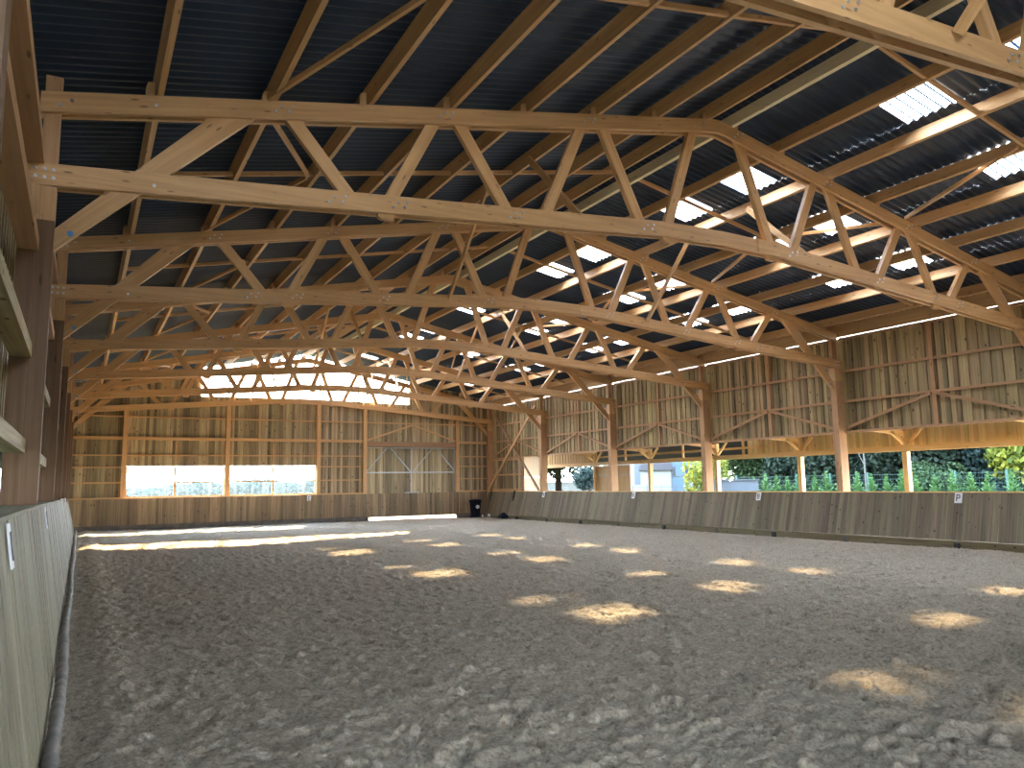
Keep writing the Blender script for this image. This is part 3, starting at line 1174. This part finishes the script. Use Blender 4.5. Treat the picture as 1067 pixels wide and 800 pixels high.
# ================================================================== X BRACE in the far right corner bay
xb1 = MB()
p, q = Vector((W - 0.06, 39.6, 6.35)), Vector((W - 0.06, 34.25, 1.5))
c_ = (p + q) / 2
xb1.beam(p - c_, q - c_, 0.06, 0.13)
o = xb1.build('cross_brace', 'brown_timber')
o.location = c_
tag(o, 'brown diagonal brace falling towards the camera in the far right corner', 'cross brace', 'crossed braces in the corner bay')
xb1 = MB()
p, q = Vector((W - 0.13, 34.3, 5.95)), Vector((W - 0.13, 39.72, 1.5))
c_ = (p + q) / 2
xb1.beam(p - c_, q - c_, 0.06, 0.13)
o = xb1.build('cross_brace', 'timber')
o.location = c_
tag(o, 'paler diagonal brace falling towards the corner in far right bay', 'cross brace', 'crossed braces in the corner bay')

# ================================================================== LETTER SIGNS
def letter_strokes(ch):
    """(x, z) polylines in a unit box"""
    return {
        'P': [[(0, 0), (0, 1), (0.62, 1), (0.8, 0.86), (0.8, 0.62), (0.62, 0.48), (0, 0.48)]],
        'B': [[(0, 0), (0, 1), (0.55, 1), (0.72, 0.87), (0.72, 0.66), (0.55, 0.53), (0, 0.53)], [(0.55, 0.53), (0.8, 0.4), (0.8, 0.14), (0.6, 0), (0, 0)]],
        'R': [[(0, 0), (0, 1), (0.62, 1), (0.8, 0.86), (0.8, 0.66), (0.62, 0.52), (0, 0.52)], [(0.4, 0.52), (0.82, 0)]],
        'M': [[(0, 0), (0, 1), (0.45, 0.35), (0.9, 1), (0.9, 0)]],
        'K': [[(0, 0), (0, 1)], [(0.8, 1), (0.05, 0.45)], [(0.3, 0.62), (0.85, 0)]],
        'V': [[(0, 1), (0.42, 0), (0.84, 1)]],
        'C': [[(0.8, 0.8), (0.6, 1), (0.2, 1), (0, 0.78), (0, 0.22), (0.2, 0), (0.6, 0), (0.8, 0.2)]],
    }[ch]


def sign(ch, loc, face, lean, w_, h_, label):
    """plate in local xz facing local -y"""
    s_ = empty('letter_sign', loc)
    s_.rotation_euler = (lean, 0, face)
    tag(s_, label, 'sign', 'arena letter signs')
    m_ = MB()
    m_.box((-w_ / 2, -0.006, -h_), (w_ / 2, 0.004, 0), 2)
    m_.build('plate', 'white_plastic', s_)
    m_ = MB()
    lw, lh = w_ * 0.5, h_ * 0.58
    for pl in letter_strokes(ch):
        for a, c2 in zip(pl[:-1], pl[1:]):
            pa = Vector((-lw * 0.42 + a[0] * lw, -0.009, -h_ * 0.8 + a[1] * lh))
            pb = Vector((-lw * 0.42 + c2[0] * lw, -0.009, -h_ * 0.8 + c2[1] * lh))
            d = (pb - pa).normalized() * (w_ * 0.05)
            m_.beam(pa - d, pb + d, 0.004, w_ * 0.13, up=(d.z, 0, -d.x) if d.length else (0, 0, 1))
    m_.build('letter', 'letter', s_)
    return s_


leanR = -math.atan2(XKT - XKB, KT - 0.17)
for ch, y, lab in (('P', 12.26, 'white plate with black letter P, nearest on the right kickboard'),
                   ('B', 19.25, 'white plate with black letter B, second along the right kickboard'),
                   ('R', 26.2, 'small white plate with letter R, third along the right kickboard'),
                   ('M', 33.5, 'tiny white plate with letter M, farthest on the right kickboard')):
    sign(ch, (XKT - 0.045, y, KT + 0.0), -math.pi / 2, leanR, 0.20, 0.28, lab)
for ch, y, lab in (('K', 5.35, 'white letter plate seen edge-on, nearest on the left kickboard'),
                   ('V', 10.9, 'white letter plate seen edge-on, farther along the left kickboard')):
    xt_, zt_ = ltop(y)
    sign(ch, (xt_ + 0.025, y, zt_ - 0.01), math.pi / 2, -math.atan2(0.24, 1.64), 0.14, 0.26, lab)
sign('C', (10.7, 39.82, 1.40), 0, 0, 0.2, 0.26, 'tiny white letter plate on the far kickboard below the windows')

# ================================================================== BIN AND SMALL THINGS IN THE CORNER
bn = empty('wheelie_bin', (19.45, 38.2, 0), math.radians(-30))
tag(bn, 'black wheelie bin with round white sticker standing in the far right corner', 'bin')


def taper(mb, w0, d0, w1, d1, z0, z1):
    P = [(-w0, -d0, z0), (w0, -d0, z0), (w0, d0, z0), (-w0, d0, z0), (-w1, -d1, z1), (w1, -d1, z1), (w1, d1, z1), (-w1, d1, z1)]
    mb.add(P, [(0, 3, 2, 1), (4, 5, 6, 7), (0, 1, 5, 4), (1, 2, 6, 5), (2, 3, 7, 6), (3, 0, 4, 7)], P)


m_ = MB()
taper(m_, 0.23, 0.25, 0.31, 0.33, 0.05, 0.90)
taper(m_, 0.34, 0.36, 0.34, 0.36, 0.88, 0.93)
m_.build('body', 'black_plastic', bn, bevel=0.015)
m_ = MB()
m_.prism([(-0.34, 0.93), (0.34, 0.93), (0.31, 0.99), (0.0, 1.02), (-0.31, 0.99)], -0.38, 0.36)
m_.build('lid', 'black_plastic', bn, bevel=0.01)
m_ = MB()
m_.cyl((-0.26, 0.42, 0.90), (0.26, 0.42, 0.90), 0.018, 8)
m_.beam((-0.24, 0.34, 0.9), (-0.24, 0.43, 0.9), 0.03, 0.03)
m_.beam((0.24, 0.34, 0.9), (0.24, 0.43, 0.9), 0.03, 0.03)
m_.build('handle', 'black_plastic', bn)
for s in (-1, 1):
    m_ = MB()
    m_.cyl((s * 0.25, 0.27, 0.10), (s * 0.30, 0.27, 0.10), 0.10, 16)
    m_.build('wheel', 'dark_iron', bn)
m_ = MB()
m_.cyl((0.13, -0.322, 0.62), (0.13, -0.302, 0.62), 0.10, 18)
m_.build('sticker', 'white_plastic', bn)


def ball(x, y, r, lab):
    m_ = MB()
    prof = [(max(0.001, r * math.sin(math.pi * i / 10)), -r * math.cos(math.pi * i / 10)) for i in range(11)]
    m_.lathe(prof, (0, 0, 0), 14)
    o = m_.build('white_ball', 'white_plastic', smooth=True)
    o.location = (x, y, r + 0.02)
    tag(o, lab, 'ball', 'white balls by the bin')


ball(20.0, 38.45, 0.075, 'small white ball on the sand right beside the black bin')
ball(20.22, 38.1, 0.09, 'larger white ball just right of the small one by the bin')
m_ = MB()
taper(m_, 0.42, 0.22, 0.34, 0.15, 0.0, 0.2)
taper(m_, 0.2, 0.14, 0.1, 0.08, 0.2, 0.3)
o = m_.build('feed_trough', 'black_plastic', bevel=0.02)
o.location = (20.15, 36.3, 0.02)
o.rotation_euler = (0, 0, math.radians(75))
tag(o, 'low black trough on the sand against the kickboard near the bin', 'trough')
for (y, nm, lab, mt) in ((39.2, 'lead_rope', 'dark green webbing strap hanging over the kickboard in the far corner', 'green_strap'),
                         (36.5, 'halter', 'black webbing halter hung over right kickboard near far corner', 'black_plastic')):
    m_ = MB()
    lx = XKT - XKB
    lz = KT - 0.17
    for s_, (dy, ln) in enumerate(((0.0, 0.36), (0.07, 0.26), (0.13, 0.42))):
        p = Vector((XKT - 0.05, y + dy, KT + 0.04))
        q = Vector((XKT - 0.05 - lx * ln, y + dy * 0.6, KT - lz * ln))
        m_.beam(p, q, 0.05, 0.014, up=(-1, 0, 0))
    m_.beam((XKT - 0.07, y - 0.04, KT + 0.048), (XKT + 0.1, y + 0.15, KT + 0.048), 0.06, 0.014)
    o = m_.build(nm, mt)
    tag(o, lab, 'tack')

# ================================================================== LEAN-TO along the right side
XO = 24.5
lt = empty('lean_to', (XO, 16, 0))
tag(lt, 'orange timber lean-to along the open side with posts, beam and board fascia', 'lean-to')


def ltp(mb, name, mat, label=None):
    o = at_parent(mb.build(name, mat), lt)
    if label:
        o['label'] = label
    return o


py_ = [2.9, 7.25, 11.6, 16.0, 20.35, 24.8, 29.3, 33.9]
for y in py_:
    m_ = MB()
    m_.box((XO - 0.09, y - 0.09, -0.08), (XO + 0.09, y + 0.09, 2.70))
    ltp(m_, 'post', 'bright_timber')
    m_ = MB()
    m_.box((XO - 0.08, y - 0.08, 2.92), (XO + 0.08, y + 0.08, 3.42))
    ltp(m_, 'post_head', 'bright_timber')
    for s in (-1, 1):
        m_ = MB()
        m_.beam((XO, y + s * 0.1, 2.96), (XO, y + s * 0.62, 3.46), 0.07, 0.09)
        ltp(m_, 'brace', 'bright_timber')
    m_ = MB()
    m_.beam((XO - 0.1, y, 2.98), (XO - 0.75, y, 3.38), 0.07, 0.09)
    ltp(m_, 'brace', 'bright_timber')
    m_ = MB()
    m_.beam((W + 0.5, y, 3.52), (XO + 0.1, y, 3.30), 0.07, 0.16)
    ltp(m_, 'rafter', 'bright_timber')
m_ = MB()
m_.box((XO - 0.07, 0, 2.72), (XO + 0.07, 39.4, 2.90))
ltp(m_, 'beam', 'bright_timber')
m_ = MB()
m_.box((XO + 0.1, 22.4, 3.13), (XO + 0.17, 34.0, 3.22))
ltp(m_, 'rail', 'bright_timber')
for y in (22.5, 23.3, 27.0, 31.3):
    m_ = MB()
    m_.box((XO + 0.02, y - 0.045, 2.9), (XO + 0.09, y + 0.045, 3.6))
    ltp(m_, 'stud', 'bright_timber')
m_ = MB()
boards(m_, 'y', 0.0, 23.2, K(2.76), K(3.72), XO + 0.2, 1, pitch=0.14, wide=0.15)
ltp(m_, 'fascia', 'fascia')
m_ = MB()
boards(m_, 'y', 34.0, 39.5, K(2.86), K(3.72), XO + 0.2, 1, pitch=0.14, wide=0.15)
ltp(m_, 'fascia', 'panel')
m_ = MB()
P = [(W + 0.45, -0.5, 3.98), (XO + 0.6, -0.5, 3.78), (XO + 0.6, 23.3, 3.78), (W + 0.45, 23.3, 3.98)]
P += [(a, b_, c_ + 0.04) for a, b_, c_ in P]
m_.add(P, [(0, 3, 2, 1), (4, 5, 6, 7), (0, 1, 5, 4), (1, 2, 6, 5), (2, 3, 7, 6), (3, 0, 4, 7)], P)
P = [(W + 0.45, 23.3, 3.98), (30.5, 23.3, 2.95), (30.5, 46.0, 2.95), (W + 0.45, 46.0, 3.98)]
P += [(a, b_, c_ + 0.04) for a, b_, c_ in P]
m_.add(P, [(0, 3, 2, 1), (4, 5, 6, 7), (0, 1, 5, 4), (1, 2, 6, 5), (2, 3, 7, 6), (3, 0, 4, 7)], P)
ltp(m_, 'roof', 'dark_board')
for (y0, y1) in ((30.9, 33.95), (39.5, 43.9)):
    m_ = MB()
    n = int((y1 - y0) / 0.2)
    for i in range(n):
        a = y0 + (y1 - y0) * i / n
        m_.box((XO + 0.0, a + 0.002, -0.08), (XO + 0.03, a + (y1 - y0) / n - 0.002, 2.2), 2)
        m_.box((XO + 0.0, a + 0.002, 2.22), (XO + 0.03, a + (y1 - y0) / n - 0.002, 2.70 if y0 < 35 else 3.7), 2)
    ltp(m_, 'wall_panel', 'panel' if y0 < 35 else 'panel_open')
    m_ = MB()
    m_.box((XO - 0.02, y0, 2.195), (XO - 0.002, y1, 2.225))
    ltp(m_, 'steel_strip', 'steel')

# ================================================================== OUTSIDE
def leaf_cloud(mb_pts, size, flat=0.5):
    """each point becomes one small leaf quad"""
    n = len(mb_pts)
    r = rng
    a = r.normal(size=(n, 3))
    a /= np.linalg.norm(a, axis=1)[:, None]
    b_ = np.cross(a, r.normal(size=(n, 3)))
    b_ /= np.linalg.norm(b_, axis=1)[:, None]
    s = size * (0.6 + 0.8 * r.random(n))[:, None]
    p0 = mb_pts - a * s - b_ * s * flat
    p1 = mb_pts + a * s - b_ * s * flat
    p2 = mb_pts + a * s + b_ * s * flat
    p3 = mb_pts - a * s + b_ * s * flat
    V = np.stack([p0, p1, p2, p3], 1).reshape(-1, 3).astype(np.float32)
    return V


def quad_mesh(name, V, mat):
    nq = len(V) // 4
    me = bpy.data.meshes.new(name)
    me.vertices.add(len(V))
    me.vertices.foreach_set('co', V.ravel())
    me.loops.add(len(V))
    me.loops.foreach_set('vertex_index', np.arange(len(V), dtype=np.int32))
    me.polygons.add(nq)
    me.polygons.foreach_set('loop_start', np.arange(0, len(V), 4, dtype=np.int32))
    me.update()
    me.validate()
    me.materials.append(M[mat])
    return me


def crown_pts(n, rx, ry, rz, cz, blobs=12):
    pts = []
    cs = rng.normal(size=(blobs, 3))
    cs /= np.linalg.norm(cs, axis=1)[:, None]
    cs *= (0.35 + 0.35 * rng.random(blobs))[:, None]
    per = n // blobs
    for c_ in cs:
        d = rng.normal(size=(per, 3))
        d /= np.linalg.norm(d, axis=1)[:, None]
        d *= (0.45 * (0.75 + 0.3 * rng.random(per)))[:, None]
        pts.append(c_ + d)
    p = np.concatenate(pts)
    p *= np.array([rx, ry, rz])
    p[:, 2] += cz
    return p


def tree(name, x, y, h, rx, rz, cz, mat, label, cat='tree', trunk=0.2, n=5000, leaf=0.11, group='trees outside'):
    t_ = empty(name, (x, y, -0.1))
    tag(t_, label, cat, group)
    V = leaf_cloud(crown_pts(n, rx, rx, rz, cz), leaf)
    o = bpy.data.objects.new('foliage', quad_mesh('foliage', V, mat))
    C.objects.link(o)
    o.parent = t_
    m_ = MB()
    m_.cyl((0, 0, 0), (0.05, 0.0, cz), trunk, 9, trunk * 0.7)
    for k in range(4):
        an = k * 1.6 + x
        m_.cyl((0.03, 0, cz * 0.75), (rx * 0.5 * math.cos(an), rx * 0.5 * math.sin(an), cz + rz * 0.3), trunk * 0.45, 6, trunk * 0.2)
    m_.build('trunk', 'bark', t_)
    return t_


# shade tree seen through the opening by the far corner
tree('shade_tree', 26.6, 40.9, 6, 2.3, 1.9, 4.2, 'leaf_mid', 'leafy green tree with thick trunk through the opening by the corner', trunk=0.24, n=5000, leaf=0.10)
tree('garden_tree', 35.0, 49.5, 4, 1.6, 1.5, 2.6, 'leaf_far', 'pale small tree behind stone wall through the far opening', n=2200, leaf=0.1)
tree('garden_tree', 34.3, 35.9, 5, 1.5, 1.9, 2.3, 'leaf_yellow', 'light green bushy tree beside the blue skip', n=3000, leaf=0.09)
# tall hedge of trees behind the fence
hed = [(41.5, 39.0, 'leaf_mid', 'olive green tree at left end of the hedge behind the fence'),
       (42.5, 35.5, 'leaf_dark', 'dark tree next to the olive one behind the fence'),
       (41.0, 32.0, 'leaf_dark', 'dark dense tree behind the fence left of the bare trunks'),
       (42.0, 28.6, 'leaf_dark', 'very dark tree with pale bare trunks before it'),
       (41.0, 25.2, 'leaf_dark', 'dark tree behind the fence right of the bare trunks'),
       (42.0, 21.8, 'leaf_blue', 'blue-green tree behind the round clipped bush'),
       (43.5, 18.6, 'leaf_blue', 'blue-green tree behind the yellow-green one'),
       (45.5, 15.5, 'leaf_dark', 'dark tree at the right end of the hedge')]
for (x, y, mt, lab) in hed:
    tree('hedge_tree', x, y, 9, 3.0, 4.4, 4.0, mt, lab, n=16000, leaf=0.12, trunk=0.2)
tree('yellow_tree', 40.6, 20.9, 6, 2.2, 3.0, 3.9, 'leaf_yellow', 'bright yellow-green tree at right edge of the open strip', n=6500, leaf=0.13)
tree('clipped_bush', 38.9, 23.9, 2.6, 1.7, 1.35, 1.55, 'leaf_mid', 'round clipped green bush just behind the fence', 'bush', n=5000, leaf=0.06)
for i, (x, y) in enumerate([(39.4, 31.2), (39.6, 29.9), (39.3, 28.4)]):
    m_ = MB()
    m_.cyl((0, 0, 0), (0.15, 0.1, 6.0), 0.07, 7, 0.04)
    m_.cyl((0.05, 0.02, 2.6), (-0.5, 0.5, 4.4), 0.03, 5, 0.015)
    m_.cyl((0.08, 0.05, 3.3), (0.7, -0.3, 5.0), 0.03, 5, 0.015)
    o = m_.build('bare_trunk', 'stone')
    o.location = (x, y, -0.1)
    tag(o, 'thin pale bare tree trunk behind the fence, %s of three from the left' % ORD[i], 'tree trunk', 'bare trunks')

# row of young thujas
def thuja_mesh(h, seed):
    r = np.random.default_rng(seed)
    pts, n = [], 0
    V = []
    for lv in range(34):
        z = 0.12 + (h - 0.15) * lv / 33
        rad = 0.52 * (1 - (z / h)) ** 0.8 + 0.04
        nb = max(3, int(11 * (1 - z / h)) + 2)
        for b_ in range(nb):
            an = r.random() * 6.283
            L = rad * (0.65 + 0.55 * r.random())
            d = np.array([math.cos(an), math.sin(an), 0.75])
            sd = np.array([-math.sin(an), math.cos(an), 0.0])
            st = 5
            for s in range(st):
                f0, f1 = s / st, (s + 1.25) / st
                w_ = 0.075 * (1 - f0 * 0.6)
                tw = (r.random() - 0.5) * 0.08
                a = np.array([0, 0, z]) + d * L * f0
                c_ = np.array([0, 0, z]) + d * L * f1 + sd * tw
                up = np.array([0, 0, 0.05 * (r.random() - 0.5)])
                V += [a - sd * w_ * 0.4, a + sd * w_ * 0.4, c_ + sd * w_ + up, c_ - sd * w_ - up]
    return quad_mesh('foliage', np.array(V, dtype=np.float32), 'leaf_thuja')


thm = [thuja_mesh(2.2, s) for s in (1, 2, 3)]
stem = MB()
stem.cyl((0, 0, 0), (0, 0, 1.8), 0.03, 6, 0.01)
stem_me = stem.mesh('stem', M['bark'])
ty = [17.3, 18.4, 19.36, 20.39, 21.09, 21.96, 22.92, 23.8, 24.7, 25.56, 26.4, 27.3, 28.3, 29.2, 30.1, 31.0, 31.9, 32.8, 33.7, 34.6]
for i, y in enumerate(ty):
    t_ = empty('young_thuja', (37.0 + random.uniform(-0.15, 0.15), y, -0.1), random.uniform(0, 6))
    tag(t_, 'young feathery green conifer in the row before the fence, %s from the right' % ORD[i], 'conifer', 'young conifers')
    a = bpy.data.objects.new('foliage', thm[i % 3])
    c_ = bpy.data.objects.new('stem', stem_me)
    for q in (a, c_):
        C.objects.link(q)
        q.parent = t_
    s = random.uniform(0.92, 1.08)
    t_.scale = (s, s, s)

# green mesh fence
fn = empty('mesh_fence', (38.0, 25, -0.1))
tag(fn, 'long green welded mesh fence behind the row of young conifers', 'fence')
for i in range(11):
    y = -9.8 + 2.42 * i
    m_ = MB()
    m_.beam((0, y, 0), (0, y, 2.25), 0.09, 0.09, up=(0, 1, 0))
    m_.build('fence_post', 'green_paint', fn)
m_ = MB()
for j in range(9):
    m_.beam((0.04, -9.8, 0.12 + 0.25 * j), (0.04, 14.5, 0.12 + 0.25 * j), 0.012, 0.014)
for i in range(162):
    m_.beam((0.04, -9.8 + 0.15 * i, 0.1), (0.04, -9.8 + 0.15 * i, 2.15), 0.005, 0.005, up=(0, 1, 0))
m_.build('wire_mesh', 'green_paint', fn)

# grey sheet shed behind the fence, seen at its left end
sh = empty('garden_shed', (33.6, 33.0, -0.1), math.radians(-44))
tag(sh, 'pale blue-grey low shed behind the post, left of the conifers', 'shed')
m_ = MB()
m_.box((-1.3, -0.6, 0), (1.4, 0.6, 1.92))
m_.build('wall', 'grey_shed', sh)
m_ = MB()
m_.prism([(-1.4, 1.93), (1.5, 1.93), (1.5, 1.97), (-1.4, 2.02)], -0.7, 0.7)
m_.build('roof', 'grey_shed', sh)

# houses beyond the yard
def rotz(o, deg):
    o.rotation_euler = (0, 0, math.radians(deg))


h1 = empty('house', (45.0, 56.0, -0.1), math.radians(-40))
tag(h1, 'white rendered house with shuttered window at left of the house group', 'house', 'houses beyond the yard')
m_ = MB()
m_.box((-3.2, 0, 0), (1.9, 6, 6.2))
m_.build('wall', 'white_wall', h1)
m_ = MB()
m_.prism([(-3.5, 6.2), (2.2, 6.2), (-0.6, 8.6)], -0.3, 6.3)
m_.build('roof', 'slate', h1)
m_ = MB()
m_.box((-0.35, -0.06, 1.7), (0.2, -0.002, 3.7))
m_.box((0.5, -0.06, 1.7), (1.05, -0.002, 3.7))
m_.build('shutter', 'grey_shed', h1)
m_ = MB()
m_.box((-2.4, -0.04, 0.2), (-1.5, -0.001, 2.3))
m_.build('door', 'grey_shed', h1)

h2 = empty('cottage', (38.9, 46.6, -0.1), math.radians(-40))
tag(h2, 'low white cottage with dark slate roof in front of the house', 'house', 'houses beyond the yard')
m_ = MB()
m_.box((-0.9, 0, 0), (1.5, 3.2, 2.85))
m_.build('wall', 'white_wall', h2)
m_ = MB()
m_.prism([(-1.05, 2.8), (1.65, 2.8), (1.15, 4.2), (-0.55, 4.2)], -0.25, 3.4)
m_.build('roof', 'slate', h2)
m_ = MB()
m_.cyl((1.45, -0.06, 0), (1.45, -0.06, 2.8), 0.05, 8)
m_.build('downpipe', 'grey_shed', h2)

h3 = empty('house', (50.8, 57.0, -0.1), math.radians(-42))
tag(h3, 'pale blue building with small windows behind the blue skip', 'house', 'houses beyond the yard')
m_ = MB()
m_.box((-1.6, 0, 0), (2.2, 5, 5.6))
m_.build('wall', 'blue_wall', h3)
m_ = MB()
m_.prism([(-1.8, 5.6), (2.4, 5.6), (0.3, 7.2)], -0.3, 5.3)
m_.build('roof', 'slate', h3)
for x, z in ((-0.6, 2.5), (0.8, 2.5), (-0.6, 4.1), (0.8, 4.1)):
    m_ = MB()
    m_.box((x - 0.25, -0.05, z), (x + 0.25, -0.001, z + 0.8))
    m_.build('window', 'slate', h3)

sk = empty('skip', (42.25, 45.9, 2.28), math.radians(-40))
tag(sk, 'blue skip standing on the raised yellow-edged platform', 'skip')
m_ = MB()
P = [(-0.45, -0.5, 0.02), (0.45, -0.5, 0.02), (0.45, 0.5, 0.02), (-0.45, 0.5, 0.02), (-0.62, -0.6, 0.72), (0.62, -0.6, 0.72), (0.62, 0.6, 0.72), (-0.62, 0.6, 0.72)]
m_.add(P, [(0, 3, 2, 1), (4, 5, 6, 7), (0, 1, 5, 4), (1, 2, 6, 5), (2, 3, 7, 6), (3, 0, 4, 7)], P)
m_.build('hull', 'blue_skip', sk)
m_ = MB()
m_.beam((-0.66, -0.62, 0.72), (0.66, -0.62, 0.72), 0.06, 0.06)
m_.beam((-0.66, 0.62, 0.72), (0.66, 0.62, 0.72), 0.06, 0.06)
m_.build('rim', 'blue_skip', sk)
pf = empty('platform', (41.9, 46.2, -0.1), math.radians(-40))
tag(pf, 'raised platform on thin legs with a yellow edge under the skip', 'platform')
m_ = MB()
m_.box((-1.5, -0.7, 2.26), (1.4, 0.7, 2.36))
m_.build('deck', 'stone', pf)
m_ = MB()
m_.box((0.0, -0.74, 2.2), (1.0, -0.702, 2.36))
m_.build('edge_board', 'yellow', pf)
for x in (-1.4, 1.3):
    for y in (-0.6, 0.6):
        m_ = MB()
        m_.box((x - 0.05, y - 0.05, 0), (x + 0.05, y + 0.05, 2.26))
        m_.build('leg', 'grey_shed', pf)
# iron railing in front of the houses
rl = empty('iron_railing', (36.2, 42.4, -0.1), math.radians(-42))
tag(rl, 'dark iron garden railing before the white houses', 'railing')
for i in range(7):
    m_ = MB()
    m_.beam((-3.0 + i * 1.0, 0, 0), (-3.0 + i * 1.0, 0, 1.75), 0.06, 0.06, up=(0, 1, 0))
    m_.build('rail_post', 'dark_iron', rl)
m_ = MB()
for z in (0.2, 1.55):
    m_.beam((-3, 0, z), (3, 0, z), 0.03, 0.04)
for i in range(40):
    m_.beam((-3 + i * 0.15, 0, 0.2), (-3 + i * 0.15, 0, 1.55), 0.015, 0.015, up=(0, 1, 0))
m_.build('bars', 'dark_iron', rl)
sw = empty('garden_wall', (37.3, 53.6, -0.1), math.radians(-35))
tag(sw, 'pale stone garden wall seen through opening by the far corner', 'garden wall')
m_ = MB()
m_.box((-3.5, 0, 0), (1.6, 0.4, 1.95))
m_.build('wall_body', 'stone', sw)
m_ = MB()
m_.box((-3.6, -0.06, 1.95), (1.7, 0.46, 2.05))
m_.build('coping', 'white_wall', sw)

# far trees seen through the gable windows
for i, (x, y, rx, rz, lab) in enumerate([(2, 112, 8, 1.7, 'pale hazy tree clump seen through left end of far window'),
                                         (13, 114, 8, 2.0, 'pale hazy tree clump seen left of the window mullion'),
                                         (24, 113, 8, 2.3, 'pale hazy tree clump through the right far window'),
                                         (34, 111, 8, 3.1, 'taller pale tree clump at right end of far windows')]):
    tree('distant_tree', x, y, 5, rx, rz, 0.9, 'leaf_far', lab, n=9000, leaf=0.30, group='distant trees')
# greenery left of the hall
tree('left_tree', -5.2, 26.5, 5, 2.6, 2.6, 3.0, 'leaf_mid', 'green tree outside glimpsed past the nearest left post', n=4000, leaf=0.12)

for i in range(14):
    y = -3.0 + 3.1 * i
    tree('hedge_bush', -5.2, y, 4, 1.5, 2.0, 2.1, 'leaf_mid', 'green hedge bush outside the left opening, %s from the near end' % ORD[i], 'bush', n=5200, leaf=0.10, group='bushes outside the left side')
hd = empty('laurel_hedge', (47.5, 25, -0.1))
tag(hd, 'long dark evergreen hedge filling the background behind the hedge trees', 'hedge')
hp = np.stack([rng.normal(0, 0.5, 26000), rng.uniform(-17, 20, 26000), rng.uniform(0, 8.5, 26000)], 1)
o = bpy.data.objects.new('foliage', quad_mesh('foliage', leaf_cloud(hp, 0.2), 'leaf_dark'))
C.objects.link(o)
o.parent = hd
m_ = MB()
for i in range(12):
    m_.cyl((0, -16 + 3 * i, 0), (0, -16 + 3 * i, 6), 0.12, 6, 0.05)
m_.build('stems', 'bark', hd)

# lean-to along the left side, its unseen roof added to block sky light
ll = empty('lean_to', (-3.0, 18, 0))
tag(ll, 'low timber lean-to outside the left wall, glimpsed past the nearest post', 'lean-to')
m_ = MB()
P = [(-3.4, -2.4, 2.75), (-0.56, -2.4, 3.05), (-0.56, 40.2, 3.05), (-3.4, 40.2, 2.75)]
P += [(a, b_, c_ + 0.04) for a, b_, c_ in P]
m_.add(P, [(0, 1, 2, 3), (4, 7, 6, 5), (0, 4, 5, 1), (1, 5, 6, 2), (2, 6, 7, 3), (3, 7, 4, 0)], P)
at_parent(m_.build('roof', 'dark_board'), ll)
m_ = MB()
m_.box((-3.1, -2.4, 2.50), (-2.98, 40.2, 2.72))
at_parent(m_.build('beam', 'bright_timber'), ll)
for y in (-2.0, 4.1, 10.1, 16.1, 22.1, 28.1, 34.1, 39.9):
    m_ = MB()
    m_.box((-3.11, y - 0.07, -0.1), (-2.97, y + 0.07, 2.5))
    at_parent(m_.build('post', 'bright_timber'), ll)
